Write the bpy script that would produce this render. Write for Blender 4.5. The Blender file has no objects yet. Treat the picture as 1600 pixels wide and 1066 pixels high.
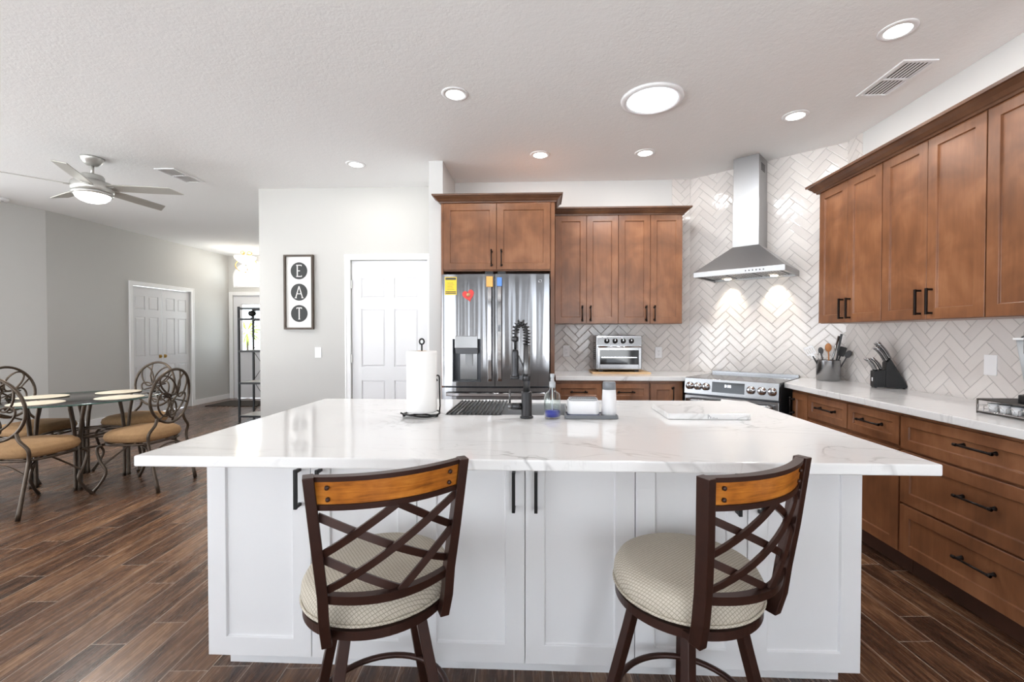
import bpy, math, random
from mathutils import Vector, Matrix
random.seed(7)
SC = bpy.context.scene
COL = SC.collection
R = math.radians
PI = math.pi

# ------------------------------------------------------------------ camera, world, exposure
cam = bpy.data.objects.new('camera', bpy.data.cameras.new('camera'))
COL.objects.link(cam)
cam.data.sensor_width = 36
cam.data.lens = 15.75
cam.data.shift_x = -0.0106
cam.data.clip_start = 0.02
cam.location = (0, 0, 1.32)
cam.rotation_euler = (PI / 2 - math.atan(10.4 / 700), 0, 0.04)
SC.camera = cam

w = bpy.data.worlds.new('sky'); SC.world = w
w.use_nodes = True
# bright overcast sky above, brighter half added below the horizon to light the ceiling
_t = w.node_tree; _bg = _t.nodes['Background']
_tc = _t.nodes.new('ShaderNodeTexCoord'); _sx = _t.nodes.new('ShaderNodeSeparateXYZ'); _rp = _t.nodes.new('ShaderNodeValToRGB')
_ma = _t.nodes.new('ShaderNodeMath'); _ma.operation = 'MULTIPLY_ADD'; _ma.inputs[1].default_value = 0.5; _ma.inputs[2].default_value = 0.5
_t.links.new(_tc.outputs['Generated'], _sx.inputs[0]); _t.links.new(_sx.outputs[2], _ma.inputs[0]); _t.links.new(_ma.outputs[0], _rp.inputs[0]); _t.links.new(_rp.outputs[0], _bg.inputs[0])
_e = _rp.color_ramp.elements
_e[0].position = 0.48; _e[0].color = (0.945, 0.98, 1.0, 1); _e[1].position = 0.51; _e[1].color = (0.42, 0.455, 0.50, 1)
_bg.inputs[1].default_value = 11.0
SC.view_settings.view_transform = 'Standard'
SC.view_settings.look = 'None'
SC.view_settings.gamma = 1
SC.view_settings.use_curve_mapping = False
SC.view_settings.exposure = -0.03
SC.cycles.use_denoising = True
SC.cycles.max_bounces = 12
SC.cycles.diffuse_bounces = 8
SC.cycles.glossy_bounces = 6
SC.cycles.transmission_bounces = 10
SC.cycles.transparent_max_bounces = 12
SC.cycles.sample_clamp_indirect = 8
SC.cycles.caustics_reflective = False
SC.cycles.caustics_refractive = False

DL = 7.0      # downlight power, watts
# ------------------------------------------------------------------ materials
def srgb(r, g, b):
    f = lambda c: (c / 255 / 12.92) if c / 255 <= 0.04045 else ((c / 255 + 0.055) / 1.055) ** 2.4
    return (f(r), f(g), f(b), 1)

class NT:
    def __init__(s, name):
        s.m = bpy.data.materials.new(name); s.m.use_nodes = True
        s.t = s.m.node_tree; s.n = s.t.nodes; s.b = s.n['Principled BSDF']
    def node(s, typ, **kw):
        n = s.n.new(typ)
        for k, v in kw.items(): setattr(n, k, v)
        return n
    def put(s, sock, v):
        if isinstance(v, bpy.types.NodeSocket): s.t.links.new(v, sock)
        elif v is not None:
            try: sock.default_value = v
            except Exception: sock.default_value = (v, v, v)
    def math(s, op, a, b=None, c=None):
        n = s.node('ShaderNodeMath', operation=op)
        s.put(n.inputs[0], a)
        if b is not None: s.put(n.inputs[1], b)
        if c is not None: s.put(n.inputs[2], c)
        return n.outputs[0]
    def obj(s):
        return s.node('ShaderNodeTexCoord').outputs['Object']
    def sep(s, v):
        n = s.node('ShaderNodeSeparateXYZ'); s.put(n.inputs[0], v); return n.outputs
    def comb(s, x, y, z):
        n = s.node('ShaderNodeCombineXYZ')
        for i, q in enumerate((x, y, z)): s.put(n.inputs[i], q)
        return n.outputs[0]
    def mapping(s, v, scale=(1, 1, 1), rot=(0, 0, 0), loc=(0, 0, 0)):
        n = s.node('ShaderNodeMapping'); s.put(n.inputs['Vector'], v)
        n.inputs['Scale'].default_value = scale; n.inputs['Rotation'].default_value = rot; n.inputs['Location'].default_value = loc
        return n.outputs[0]
    def noise(s, v, scale=5, detail=3, rough=0.5, dist=0):
        n = s.node('ShaderNodeTexNoise'); s.put(n.inputs['Vector'], v)
        n.inputs['Scale'].default_value = scale; n.inputs['Detail'].default_value = detail
        n.inputs['Roughness'].default_value = rough; n.inputs['Distortion'].default_value = dist
        return n.outputs['Fac']
    def rand(s, v):
        n = s.node('ShaderNodeTexWhiteNoise', noise_dimensions='3D'); s.put(n.inputs['Vector'], v)
        return n.outputs['Value']
    def ramp(s, f, stops):
        n = s.node('ShaderNodeValToRGB'); s.put(n.inputs[0], f)
        e = n.color_ramp.elements
        e[0].position, e[0].color = stops[0]; e[1].position, e[1].color = stops[-1]
        for p, c in stops[1:-1]:
            q = e.new(p); q.color = c
        return n.outputs[0]
    def mix(s, f, a, b):
        n = s.node('ShaderNodeMix', data_type='RGBA'); s.put(n.inputs[0], f); s.put(n.inputs[6], a); s.put(n.inputs[7], b)
        return n.outputs[2]
    def bump(s, h, strength=0.3, dist=0.01):
        n = s.node('ShaderNodeBump'); s.put(n.inputs['Height'], h)
        n.inputs['Strength'].default_value = strength; n.inputs['Distance'].default_value = dist
        s.t.links.new(n.outputs[0], s.b.inputs['Normal'])
    def set(s, **kw):
        for k, v in kw.items(): s.put(s.b.inputs[k.replace('_', ' ')], v)
        return s.m

def plain(name, c, rough=0.5, metal=0, **kw):
    t = NT(name); t.set(Base_Color=srgb(*c), Roughness=rough, Metallic=metal)
    for k, v in kw.items(): t.put(t.b.inputs[k.replace('_', ' ')], v)
    return t.m
def glow(name, c, s):
    t = NT(name); t.set(Base_Color=(0.8, 0.8, 0.8, 1), Emission_Color=srgb(*c), Emission_Strength=s); return t.m

def m_wall(name, c):
    t = NT(name); o = t.obj()
    t.set(Base_Color=t.mix(t.noise(o, 1.3, 2), srgb(*c), srgb(*[x - 4 for x in c])), Roughness=0.75)
    t.bump(t.noise(o, 90, 4, 0.6), 0.12, 0.004); return t.m
def m_ceiling():
    t = NT('ceiling_paint'); o = t.obj()
    h = t.math('ADD', t.noise(o, 26, 5, 0.65), t.math('MULTIPLY', t.noise(o, 75, 3, 0.6), 0.6))
    t.set(Base_Color=srgb(240, 240, 240), Roughness=0.85)
    t.bump(h, 0.32, 0.006); return t.m
def m_wood(name, c0, c1, c2, rough=0.33, k=1.0):
    t = NT(name); o = t.obj()
    g = t.noise(t.mapping(o, (16, 16, 1.6)), 2.6, 5, 0.6, 0.2)
    b = t.noise(o, 3.4, 3, 0.55, 0.6)
    f = t.math('ADD', t.math('MULTIPLY', g, 0.22), t.math('MULTIPLY', b, 0.78))
    t.set(Base_Color=t.ramp(f, [(0.3, srgb(*c0)), (0.5, srgb(*c1)), (0.7, srgb(*c2))]), Roughness=rough)
    t.bump(g, 0.04, 0.002); return t.m
def m_quartz(name, seed=0.0):
    t = NT(name); o = t.mapping(t.obj(), loc=(seed, seed * 0.7, 0))
    def vein(sc, dist, wdt, rot, amp):
        v = t.mapping(o, (1, 2.3, 1), (0, 0, rot))
        n = t.noise(v, sc, 4, 0.55, dist)
        d = t.math('ABSOLUTE', t.math('SUBTRACT', n, 0.5))
        q = t.math('SUBTRACT', 1.0, t.math('MINIMUM', t.math('DIVIDE', d, wdt), 1.0))
        mask = t.math('MULTIPLY', t.math('MAXIMUM', t.math('SUBTRACT', t.noise(o, 1.7, 2), 0.42), 0.0), 4.0)
        return t.math('MULTIPLY', t.math('MULTIPLY', q, mask), amp)
    f = t.math('MINIMUM', t.math('ADD', vein(0.9, 1.2, 0.013, 0.5, 0.55), t.math('ADD', vein(1.6, 0.8, 0.007, 0.35, 0.3), vein(3.5, 1.5, 0.008, 1.0, 0.10))), 0.6)
    cloud = t.mix(t.noise(o, 2.0, 3), srgb(238, 237, 236), srgb(228, 228, 228))
    t.set(Base_Color=t.mix(f, cloud, srgb(150, 148, 146)), Roughness=0.09, IOR=1.5)
    return t.m
def m_tile(name):
    """white glazed herringbone tile, 65 x 195 mm, in the object's own X (along the wall) and Z"""
    t = NT(name); o = t.obj(); s = t.sep(o)
    W = 0.0645; n = 3.0
    k = 0.70710678 / W
    u = t.math('MULTIPLY', t.math('ADD', s[2], s[0]), k); v = t.math('MULTIPLY', t.math('SUBTRACT', s[2], s[0]), k)
    u = t.math('ADD', u, 400.0); v = t.math('ADD', v, 400.0)
    i = t.math('FLOOR', u); j = t.math('FLOOR', v)
    fu = t.math('FRACT', u); fv = t.math('FRACT', v)
    q = t.math('MODULO', t.math('ADD', t.math('SUBTRACT', i, j), 1200.0), 2 * n)
    isv = t.math('GREATER_THAN', q, n - 0.5)
    inv = t.math('SUBTRACT', 1.0, isv)
    al_h = t.math('ADD', fu, q); al_v = t.math('ADD', fv, t.math('SUBTRACT', 2 * n - 1, q))
    al = t.math('ADD', t.math('MULTIPLY', al_h, inv), t.math('MULTIPLY', al_v, isv))
    ac = t.math('ADD', t.math('MULTIPLY', fv, inv), t.math('MULTIPLY', fu, isv))
    d = t.math('MINIMUM', t.math('MINIMUM', al, t.math('SUBTRACT', n, al)), t.math('MINIMUM', ac, t.math('SUBTRACT', 1.0, ac)))
    idu = t.math('SUBTRACT', i, t.math('MULTIPLY', q, inv))
    idv = t.math('SUBTRACT', j, t.math('MULTIPLY', t.math('SUBTRACT', 2 * n - 1, q), isv))
    idv3 = t.comb(idu, idv, isv)
    r = t.rand(idv3)
    grout = t.math('LESS_THAN', d, 0.018)
    nz = t.noise(t.comb(t.math('ADD', u, t.math('MULTIPLY', r, 50.0)), v, 0.0), 0.7, 4, 0.6)
    cc = t.mix(t.math('ADD', t.math('MULTIPLY', r, 0.6), t.math('MULTIPLY', nz, 0.4)), srgb(224, 219, 215), srgb(208, 202, 199))
    t.set(Base_Color=t.mix(grout, cc, srgb(160, 155, 152)), Roughness=t.math('ADD', 0.13, t.math('MULTIPLY', grout, 0.6)), IOR=1.5)
    edge = t.math('MINIMUM', t.math('DIVIDE', d, 0.09), 1.0)
    tilt = t.math('MULTIPLY', t.math('SUBTRACT', r, 0.5), t.math('MULTIPLY', al, 0.35))
    wav = t.noise(t.comb(u, v, t.math('MULTIPLY', r, 9.0)), 0.9, 3, 0.5)
    h = t.math('ADD', t.math('ADD', edge, tilt), t.math('MULTIPLY', wav, 1.5))
    t.bump(h, 0.55, 0.0035); return t.m
def m_floor():
    """wood look porcelain planks, 150 x 1200 mm"""
    t = NT('wood_plank_tile'); o = t.mapping(t.obj(), rot=(0, 0, -0.06)); s = t.sep(o)
    W, L = 0.15, 0.92
    u = t.math('ADD', t.math('DIVIDE', s[0], W), 200.0); i = t.math('FLOOR', u); fu = t.math('FRACT', u)
    off = t.rand(t.comb(i, 3.0, 1.0))
    v = t.math('ADD', t.math('ADD', t.math('DIVIDE', s[1], L), off), 100.0); j = t.math('FLOOR', v); fv = t.math('FRACT', v)
    r = t.rand(t.comb(i, j, 0.0))
    du = t.math('MULTIPLY', t.math('MINIMUM', fu, t.math('SUBTRACT', 1.0, fu)), W)
    dv = t.math('MULTIPLY', t.math('MINIMUM', fv, t.math('SUBTRACT', 1.0, fv)), L)
    g = t.math('LESS_THAN', t.math('MINIMUM', du, dv), 0.0016)
    gv = t.comb(t.math('ADD', s[0], t.math('MULTIPLY', r, 30.0)), s[1], r)
    grain = t.noise(t.mapping(gv, (24, 1.5, 1)), 3.0, 6, 0.70, 0.5)
    blot = t.noise(t.mapping(gv, (6, 0.9, 1)), 1.8, 4, 0.6, 0.8)
    f = t.math('ADD', t.math('ADD', t.math('MULTIPLY', grain, 0.42), t.math('MULTIPLY', blot, 0.46)), t.math('MULTIPLY', r, 0.12))
    c = t.ramp(f, [(0.34, srgb(38, 26, 20)), (0.46, srgb(76, 51, 37)), (0.56, srgb(108, 76, 54)), (0.70, srgb(156, 120, 88))])
    t.set(Base_Color=t.mix(g, c, srgb(172, 156, 142)), Roughness=t.math('ADD', 0.20, t.math('MULTIPLY', grain, 0.14)))
    t.bump(t.math('SUBTRACT', grain, t.math('MULTIPLY', g, 1.2)), 0.22, 0.002); return t.m
def m_steel(name, c=(196, 196, 197), rough=0.2, wave=0.0, brush=(1, 1, 60)):
    t = NT(name); o = t.obj()
    n = t.noise(t.mapping(o, brush), 9, 3, 0.6)
    t.set(Base_Color=srgb(*c), Metallic=1.0, Roughness=t.math('ADD', rough, t.math('MULTIPLY', n, 0.06)))
    if wave:
        t.bump(t.noise(t.mapping(o, (7.5, 7.5, 0.35)), 1.0, 2, 0.45), wave, 0.03)
    return t.m
def m_fabric_seat():
    t = NT('diamond_weave_fabric'); o = t.mapping(t.obj(), (1, 1, 1), (0, 0, 0.6)); s = t.sep(o)
    k = PI / 0.0125
    z = t.math('MULTIPLY', s[2], 0.9)
    a = t.math('SINE', t.math('MULTIPLY', t.math('ADD', t.math('ADD', s[0], s[1]), z), k))
    b = t.math('SINE', t.math('MULTIPLY', t.math('SUBTRACT', t.math('SUBTRACT', s[0], s[1]), z), k))
    d = t.math('MAXIMUM', t.math('ABSOLUTE', a), t.math('ABSOLUTE', b))
    ln = t.math('LESS_THAN', t.math('MINIMUM', t.math('ABSOLUTE', a), t.math('ABSOLUTE', b)), 0.28)
    nz = t.noise(o, 190, 4, 0.8)
    c = t.mix(nz, srgb(160, 150, 132), srgb(226, 218, 204))
    t.set(Base_Color=t.mix(t.math('MULTIPLY', ln, t.math('ADD', 0.25, t.math('MULTIPLY', nz, 0.6))), c, srgb(104, 96, 82)), Roughness=0.9)
    t.bump(t.math('SUBTRACT', nz, ln), 0.25, 0.002); return t.m
def m_suede():
    t = NT('tan_suede'); o = t.obj(); nz = t.noise(o, 34, 6, 0.75); f2 = t.noise(o, 200, 3)
    t.set(Base_Color=t.mix(t.math('ADD', t.math('MULTIPLY', nz, 0.7), t.math('MULTIPLY', f2, 0.3)), srgb(112, 82, 52), srgb(184, 146, 102)), Roughness=0.85)
    t.bump(nz, 0.1, 0.004); return t.m
def m_iron(name, c0, c1, rough=0.4, metal=0.6):
    t = NT(name); o = t.obj(); nz = t.noise(o, 24, 4, 0.6)
    t.set(Base_Color=t.mix(nz, srgb(*c0), srgb(*c1)), Roughness=rough, Metallic=metal); return t.m
def m_honey():
    t = NT('honey_wood'); o = t.obj()
    g = t.noise(t.mapping(o, (3, 3, 30)), 3, 5, 0.65, 0.5); b = t.noise(o, 9, 3, 0.6)
    f = t.math('ADD', t.math('MULTIPLY', g, 0.5), t.math('MULTIPLY', b, 0.5))
    t.set(Base_Color=t.ramp(f, [(0.34, srgb(96, 50, 16)), (0.5, srgb(176, 104, 34)), (0.66, srgb(214, 142, 60))]), Roughness=0.3); return t.m
def m_glass(name, c=(235, 245, 242), rough=0.0, ior=1.45, alpha=None):
    t = NT(name); t.set(Base_Color=srgb(*c), Roughness=rough, IOR=ior, Transmission_Weight=1.0); return t.m
def m_thin_glass(name, tint=(225, 238, 234), refl=0.06):
    t = NT(name); out = t.n['Material Output']
    tr = t.node('ShaderNodeBsdfTransparent'); tr.inputs[0].default_value = srgb(*tint)
    gl = t.node('ShaderNodeBsdfGlossy'); gl.inputs['Roughness'].default_value = 0.02
    lw = t.node('ShaderNodeLayerWeight'); lw.inputs[0].default_value = 0.5
    fr_ = t.math('ADD', t.math('MULTIPLY', t.math('POWER', lw.outputs['Facing'], 2.5), 0.92), refl * 0.6)
    mx = t.node('ShaderNodeMixShader')
    t.t.links.new(fr_, mx.inputs[0]); t.t.links.new(tr.outputs[0], mx.inputs[1]); t.t.links.new(gl.outputs[0], mx.inputs[2])
    t.t.links.new(mx.outputs[0], out.inputs[0]); t.n.remove(t.b); return t.m

M = dict(
    wall=m_wall('wall_paint', (196, 195, 192)), wall_k=m_wall('kitchen_wall_paint', (210, 210, 209)),
    ceil=m_ceiling(), trim=plain('white_trim_paint', (238, 238, 238), 0.35), door=plain('white_door_paint', (222, 222, 224), 0.35),
    floor=m_floor(), tile=m_tile('herringbone_tile'),
    wood=m_wood('stained_maple', (99, 63, 41), (127, 83, 55), (155, 107, 75), 0.3),
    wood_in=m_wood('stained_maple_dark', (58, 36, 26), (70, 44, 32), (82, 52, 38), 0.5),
    crown=m_wood('stained_maple_crown', (72, 46, 32), (90, 60, 42), (112, 78, 55), 0.28),
    white=plain('white_cabinet_paint', (226, 226, 227), 0.35), white_in=plain('white_cabinet_shadow_gap', (120, 120, 122), 0.6),
    quartz=m_quartz('white_quartz'), quartz2=m_quartz('perimeter_quartz', 4.3),
    black=plain('black_metal', (26, 25, 25), 0.38, 0.5), blackp=plain('black_plastic', (22, 22, 23), 0.45), bronze=plain('dark_bronze_metal', (34, 28, 26), 0.35, 0.7),
    gunmetal=plain('gunmetal', (70, 70, 72), 0.3, 0.85), gunlight=plain('brushed_gunmetal', (112, 112, 113), 0.3, 0.9),
    steel=m_steel('stainless_steel', (152, 152, 153)), fridge=m_steel('fridge_steel', (142, 142, 144), 0.12, 0.4), hood=m_steel('hood_steel', (164, 164, 165), 0.34),
    chrome=plain('polished_steel', (214, 214, 216), 0.12, 1.0), dark_steel=plain('dark_steel', (88, 90, 94), 0.35, 0.8),
    nickel=plain('brushed_nickel', (196, 195, 191), 0.35, 0.75), blade=plain('silver_fan_blade', (186, 184, 178), 0.42, 0.25),
    black_glass=plain('black_glass', (12, 13, 16), 0.06), fabric=m_fabric_seat(), suede=m_suede(),
    stool=m_iron('stool_metal', (44, 26, 21), (66, 38, 29), 0.38, 0.35), iron=m_iron('chair_iron', (60, 50, 42), (96, 84, 72), 0.38, 0.75), honey=m_honey(),
    paper=plain('paper_towel', (240, 239, 237), 0.9), glass=m_glass('clear_glass'), pane=m_thin_glass('pane_glass', (250, 253, 252)), tabletop_glass=m_thin_glass('table_glass', (214, 232, 226)),
    glass_edge=plain('glass_edge_green', (60, 92, 84), 0.15), blue=m_glass('blue_liquid', (40, 60, 190), 0.05, 1.33), white_plastic=plain('white_plastic', (236, 236, 238), 0.3), grey_plastic=plain('grey_plastic', (124, 127, 132), 0.45),
    light_plastic=plain('light_grey_plastic', (170, 173, 176), 0.4), marble=m_quartz('white_marble_board', 9.1),
    bulb=glow('lamp_glow', (255, 252, 246), 9.0), bulb_warm=glow('warm_lamp_glow', (255, 236, 205), 7.0), skylens=glow('skylight_glow', (236, 244, 255), 5.0),
    vent_dark=plain('vent_dark', (62, 60, 56), 0.8), board=m_wood('light_bamboo', (196, 160, 118), (214, 178, 134), (226, 194, 152), 0.5),
    woodspoon=m_wood('spoon_wood', (150, 92, 48), (176, 114, 62), (196, 134, 80), 0.5), sinksteel=plain('sink_steel', (205, 206, 208), 0.38, 0.8), brass=plain('brass', (186, 148, 74), 0.3, 0.9),
    signw=plain('sign_white', (232, 231, 228), 0.7), signb=plain('sign_charcoal', (52, 54, 54), 0.7), frame=m_wood('sign_frame_wood', (58, 48, 40), (74, 62, 52), (90, 76, 64), 0.6),
    yellow=plain('yellow_label', (236, 204, 62), 0.6), red=plain('red_magnet', (214, 66, 62), 0.5), tan=plain('tan_magnet', (190, 150, 110), 0.5), orange=plain('orange_label', (232, 172, 92), 0.5), bluel=plain('blue_label', (92, 140, 214), 0.5),
    mat=m_iron('door_mat_fibre', (40, 34, 30), (66, 56, 48), 0.95, 0.0), placemat=plain('woven_placemat', (206, 196, 176), 0.85), towel=plain('white_towel', (236, 235, 233), 0.9),
    ink=plain('dark_print', (70, 70, 72), 0.7), ink_light=plain('grey_print', (150, 150, 152), 0.7), leaf=plain('green_leaf', (150, 180, 60), 0.6), smoke=m_thin_glass('smoked_tank', (176, 176, 180)), bow=plain('taupe_shelf', (196, 192, 186), 0.6),
    display=glow('display_digits', (240, 245, 255), 3.0), rack_wire=plain('rack_wire', (96, 92, 88), 0.3, 0.8),
)

# ------------------------------------------------------------------ mesh builder
class MB:
    def __init__(s): s.v = []; s.f = []; s.sm = []
    def add(s, vs, fs, sm=False, T=None):
        b = len(s.v)
        s.v += [tuple(T @ Vector(p)) if T else tuple(p) for p in vs]
        s.f += [[b + i for i in q] for q in fs]; s.sm += [sm] * len(fs); return s
    def box(s, x0, x1, y0, y1, z0, z1, T=None):
        vs = [(x, y, z) for z in (z0, z1) for y in (y0, y1) for x in (x0, x1)]
        return s.add(vs, [(0, 2, 3, 1), (4, 5, 7, 6), (0, 1, 5, 4), (1, 3, 7, 5), (3, 2, 6, 7), (2, 0, 4, 6)], False, T)
    def prism(s, poly, a0, a1, axis='z', T=None, sm=False):
        """closed counter clockwise polygon pushed along an axis"""
        n = len(poly)
        def P(p, a):
            return {'z': (p[0], p[1], a), 'y': (p[0], a, p[1]), 'x': (a, p[0], p[1])}[axis]
        vs = [P(p, a0) for p in poly] + [P(p, a1) for p in poly]
        fs = [list(range(n))[::-1], list(range(n, 2 * n))]
        s.add(vs, fs, False, T)
        b = len(s.v) - 2 * n
        for i in range(n):
            j = (i + 1) % n
            s.f.append([b + i, b + j, b + n + j, b + n + i]); s.sm.append(sm)
        return s
    def lathe(s, prof, c=(0, 0, 0), n=28, axis='z', T=None, sm=True, a0=0, full=True):
        vs = []; fs = []
        for r, z in prof:
            for i in range(n):
                a = 2 * PI * i / n
                p = (r * math.cos(a), r * math.sin(a), z)
                if axis == 'y': p = (p[0], p[2], p[1])
                if axis == 'x': p = (p[2], p[0], p[1])
                vs.append((p[0] + c[0], p[1] + c[1], p[2] + c[2]))
        m = len(prof)
        for k in range(m - 1):
            for i in range(n):
                j = (i + 1) % n
                fs.append((k * n + i, k * n + j, (k + 1) * n + j, (k + 1) * n + i))
        s.add(vs, fs, sm, T)
        b = len(s.v) - len(vs)
        if prof[0][0] > 1e-5: s.f.append([b + i for i in range(n)][::-1]); s.sm.append(False)
        if prof[-1][0] > 1e-5: s.f.append([b + (m - 1) * n + i for i in range(n)]); s.sm.append(False)
        return s
    def cyl(s, p0, p1, r0, r1=None, n=16):
        return s.tube([p0, p1], [r0, r0 if r1 is None else r1], n)
    def tube(s, pts, r, n=8, closed=False, cap=True, sq=False):
        pts = [Vector(p) for p in pts]; m = len(pts)
        rs = r if isinstance(r, (list, tuple)) else [r] * m
        if sq: n = 4
        vs = []; fs = []; up = None
        for i in range(m):
            a = pts[i - 1] if (i > 0 or closed) else pts[i]
            b = pts[(i + 1) % m] if (i < m - 1 or closed) else pts[i]
            t = (b - a).normalized()
            if up is None:
                up = Vector((0, 0, 1)) if abs(t.z) < 0.9 else Vector((0, 1, 0))
            x = t.cross(up)
            if x.length < 1e-5: x = t.cross(Vector((1, 0, 0)))
            x.normalize(); y = x.cross(t).normalized(); up = y
            for k in range(n):
                q = 2 * PI * k / n + (PI / 4 if sq else 0)
                vs.append(pts[i] + (x * math.cos(q) + y * math.sin(q)) * rs[i] * (1.414 if sq else 1))
        for i in range(m if closed else m - 1):
            j = (i + 1) % m
            for k in range(n):
                l = (k + 1) % n
                fs.append((i * n + k, j * n + k, j * n + l, i * n + l))
        s.add(vs, fs, not sq)
        if cap and not closed:
            b = len(s.v) - len(vs)
            s.f.append([b + k for k in range(n)]); s.sm.append(False)
            s.f.append([b + (m - 1) * n + k for k in range(n)][::-1]); s.sm.append(False)
        return s
    def grid(s, P, nu, nv, sm=True, wrap=False):
        vs = [P(i / (nu if wrap else nu - 1), j / (nv - 1)) for j in range(nv) for i in range(nu)]
        fs = []
        for j in range(nv - 1):
            for i in range(nu if wrap else nu - 1):
                k = (i + 1) % nu
                fs.append((j * nu + i, j * nu + k, (j + 1) * nu + k, (j + 1) * nu + i))
        return s.add(vs, fs, sm)
    def panel(s, x0, x1, z0, z1, y, t, rail, rec, T=None):
        """shaker front: faces -y, frame of width rail round a panel sunk by rec"""
        a = rail; e = 0.003
        vs = [(x0, y, z0), (x1, y, z0), (x1, y, z1), (x0, y, z1),
              (x0 + a, y, z0 + a), (x1 - a, y, z0 + a), (x1 - a, y, z1 - a), (x0 + a, y, z1 - a),
              (x0 + a + e, y + rec, z0 + a + e), (x1 - a - e, y + rec, z0 + a + e), (x1 - a - e, y + rec, z1 - a - e), (x0 + a + e, y + rec, z1 - a - e),
              (x0, y + t, z0), (x1, y + t, z0), (x1, y + t, z1), (x0, y + t, z1)]
        fs = []
        for i in range(4):
            j = (i + 1) % 4
            fs += [(i, j, 4 + j, 4 + i), (4 + i, 4 + j, 8 + j, 8 + i), (j, i, 12 + i, 12 + j)]
        fs += [(8, 9, 10, 11), (15, 14, 13, 12)]
        return s.add(vs, fs, False, T)
    def build(s, name, mat, parent=None, bevel=0, seg=2, sub=0, loc=None, solid=0):
        me = bpy.data.meshes.new(name)
        me.from_pydata([tuple(p) for p in s.v], [], s.f)
        me.polygons.foreach_set('use_smooth', s.sm)
        me.update()
        o = bpy.data.objects.new(name, me); COL.objects.link(o)
        if mat: me.materials.append(mat)
        if parent: o.parent = parent
        if loc: o.location = loc
        if solid:
            md = o.modifiers.new('solid', 'SOLIDIFY'); md.thickness = solid; md.offset = 0
        if bevel:
            md = o.modifiers.new('bevel', 'BEVEL'); md.width = bevel; md.segments = seg; md.limit_method = 'ANGLE'; md.angle_limit = R(40)
        if sub:
            md = o.modifiers.new('sub', 'SUBSURF'); md.levels = sub; md.render_levels = sub
        return o

def thing(name, label, cat, loc=(0, 0, 0), rz=0, group=None, kind=None):
    o = bpy.data.objects.new(name, None); COL.objects.link(o)
    o.empty_display_size = 0.05
    o.location = loc; o.rotation_euler = (0, 0, rz)
    return tag(o, label, cat, group, kind)
def tag(o, label, cat, group=None, kind=None):
    o['label'] = label
    if cat: o['category'] = cat
    if group: o['group'] = group
    if kind: o['kind'] = kind
    return o
def struct(o, label=None):
    o['kind'] = 'structure'
    if label: o['label'] = label
    return o
def dup(root, loc=None, rz=None, label=None):
    r = root.copy(); COL.objects.link(r)
    if loc is not None: r.location = loc
    if rz is not None: r.rotation_euler = (0, 0, rz)
    if label: r['label'] = label
    for ch in list(root.children):
        c = ch.copy(); COL.objects.link(c); c.parent = r
        for g in list(ch.children):
            d = g.copy(); COL.objects.link(d); d.parent = c
    return r
def lamp(name, kind, loc, power, parent=None, size=0.1, color=(1, 1, 1), rot=(0, 0, 0), **kw):
    L = bpy.data.lights.new(name, kind); L.energy = power; L.color = color
    if kind == 'AREA': L.shape = 'DISK'; L.size = size
    elif kind == 'SPOT': L.shadow_soft_size = size
    elif kind == 'POINT': L.shadow_soft_size = size
    for k, v in kw.items(): setattr(L, k, v)
    o = bpy.data.objects.new(name, L); COL.objects.link(o); o.location = loc; o.rotation_euler = rot
    if parent: o.parent = parent
    return o

CEIL = 2.93
# ------------------------------------------------------------------ setting
struct(MB().box(-8.6, 2.75, -3.8, 9.2, -0.1, 0).build('floor', M['floor']))
struct(MB().box(-8.6, 2.75, -3.8, 9.2, CEIL, CEIL + 0.12).build('ceiling', M['ceil']))
# kitchen back wall, the two tiled walls have their own axes
struct(MB().box(-0.911, 1.56, 4.75, 4.87, 0, CEIL).build('wall_back', M['wall_k']))
C1 = Vector((1.55, 4.75, 0)); C2 = Vector((2.57, 3.87, 0)); U = (C2 - C1).normalized(); NN = Vector((-U.y, U.x, 0)); DA = math.atan2(U.y, U.x)
LEN = (C2 - C1).length
wc = MB().box(0, LEN, 0, 0.12, 0, CEIL).build('wall_corner', M['tile']); wc.location = C1; wc.rotation_euler = (0, 0, DA); struct(wc)
struct(MB().box(2.57, 2.69, -3.8, 3.96, 0, CEIL).build('wall_right', M['wall_k']))
# tiled splashbacks 8 mm proud of the paint
bs = MB().box(0, 1.42, -0.008, 0, 0.93, 1.44).box(1.235, 1.42, -0.008, 0, 1.44, CEIL).build('trim_1', M['tile']); bs.location = (0.13, 4.75, 0)
struct(bs, 'herringbone tile splashback on the kitchen back wall')
bs2 = MB().box(0, 3.2, -0.008, 0, 0.93, 1.42).box(0, 0.165, -0.008, 0, 1.42, CEIL).build('trim_2', M['tile']); bs2.location = (2.57, 3.87, 0); bs2.rotation_euler = (0, 0, -PI / 2)
struct(bs2, 'herringbone tile splashback on the right wall')
# stub wall beside the fridge
struct(MB().box(-1.042, -0.911, 4.15, 4.98, 0, CEIL).build('wall_stub', M['wall_k']))
# wall with the pantry door
DX0, DX1, DZ = -2.085, -1.24, 2.13
struct(MB().box(-3.12, DX0 - 0.005, 4.86, 4.98, 0, CEIL).box(DX0 - 0.005, DX1 + 0.005, 4.86, 4.98, DZ + 0.005, CEIL).box(DX1 + 0.005, -1.042, 4.86, 4.98, 0, CEIL).build('wall_centre', M['wall']))
struct(MB().box(-3.12, -3.0, 4.98, 8.98, 0, CEIL).build('wall_hall', M['wall']))
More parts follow.
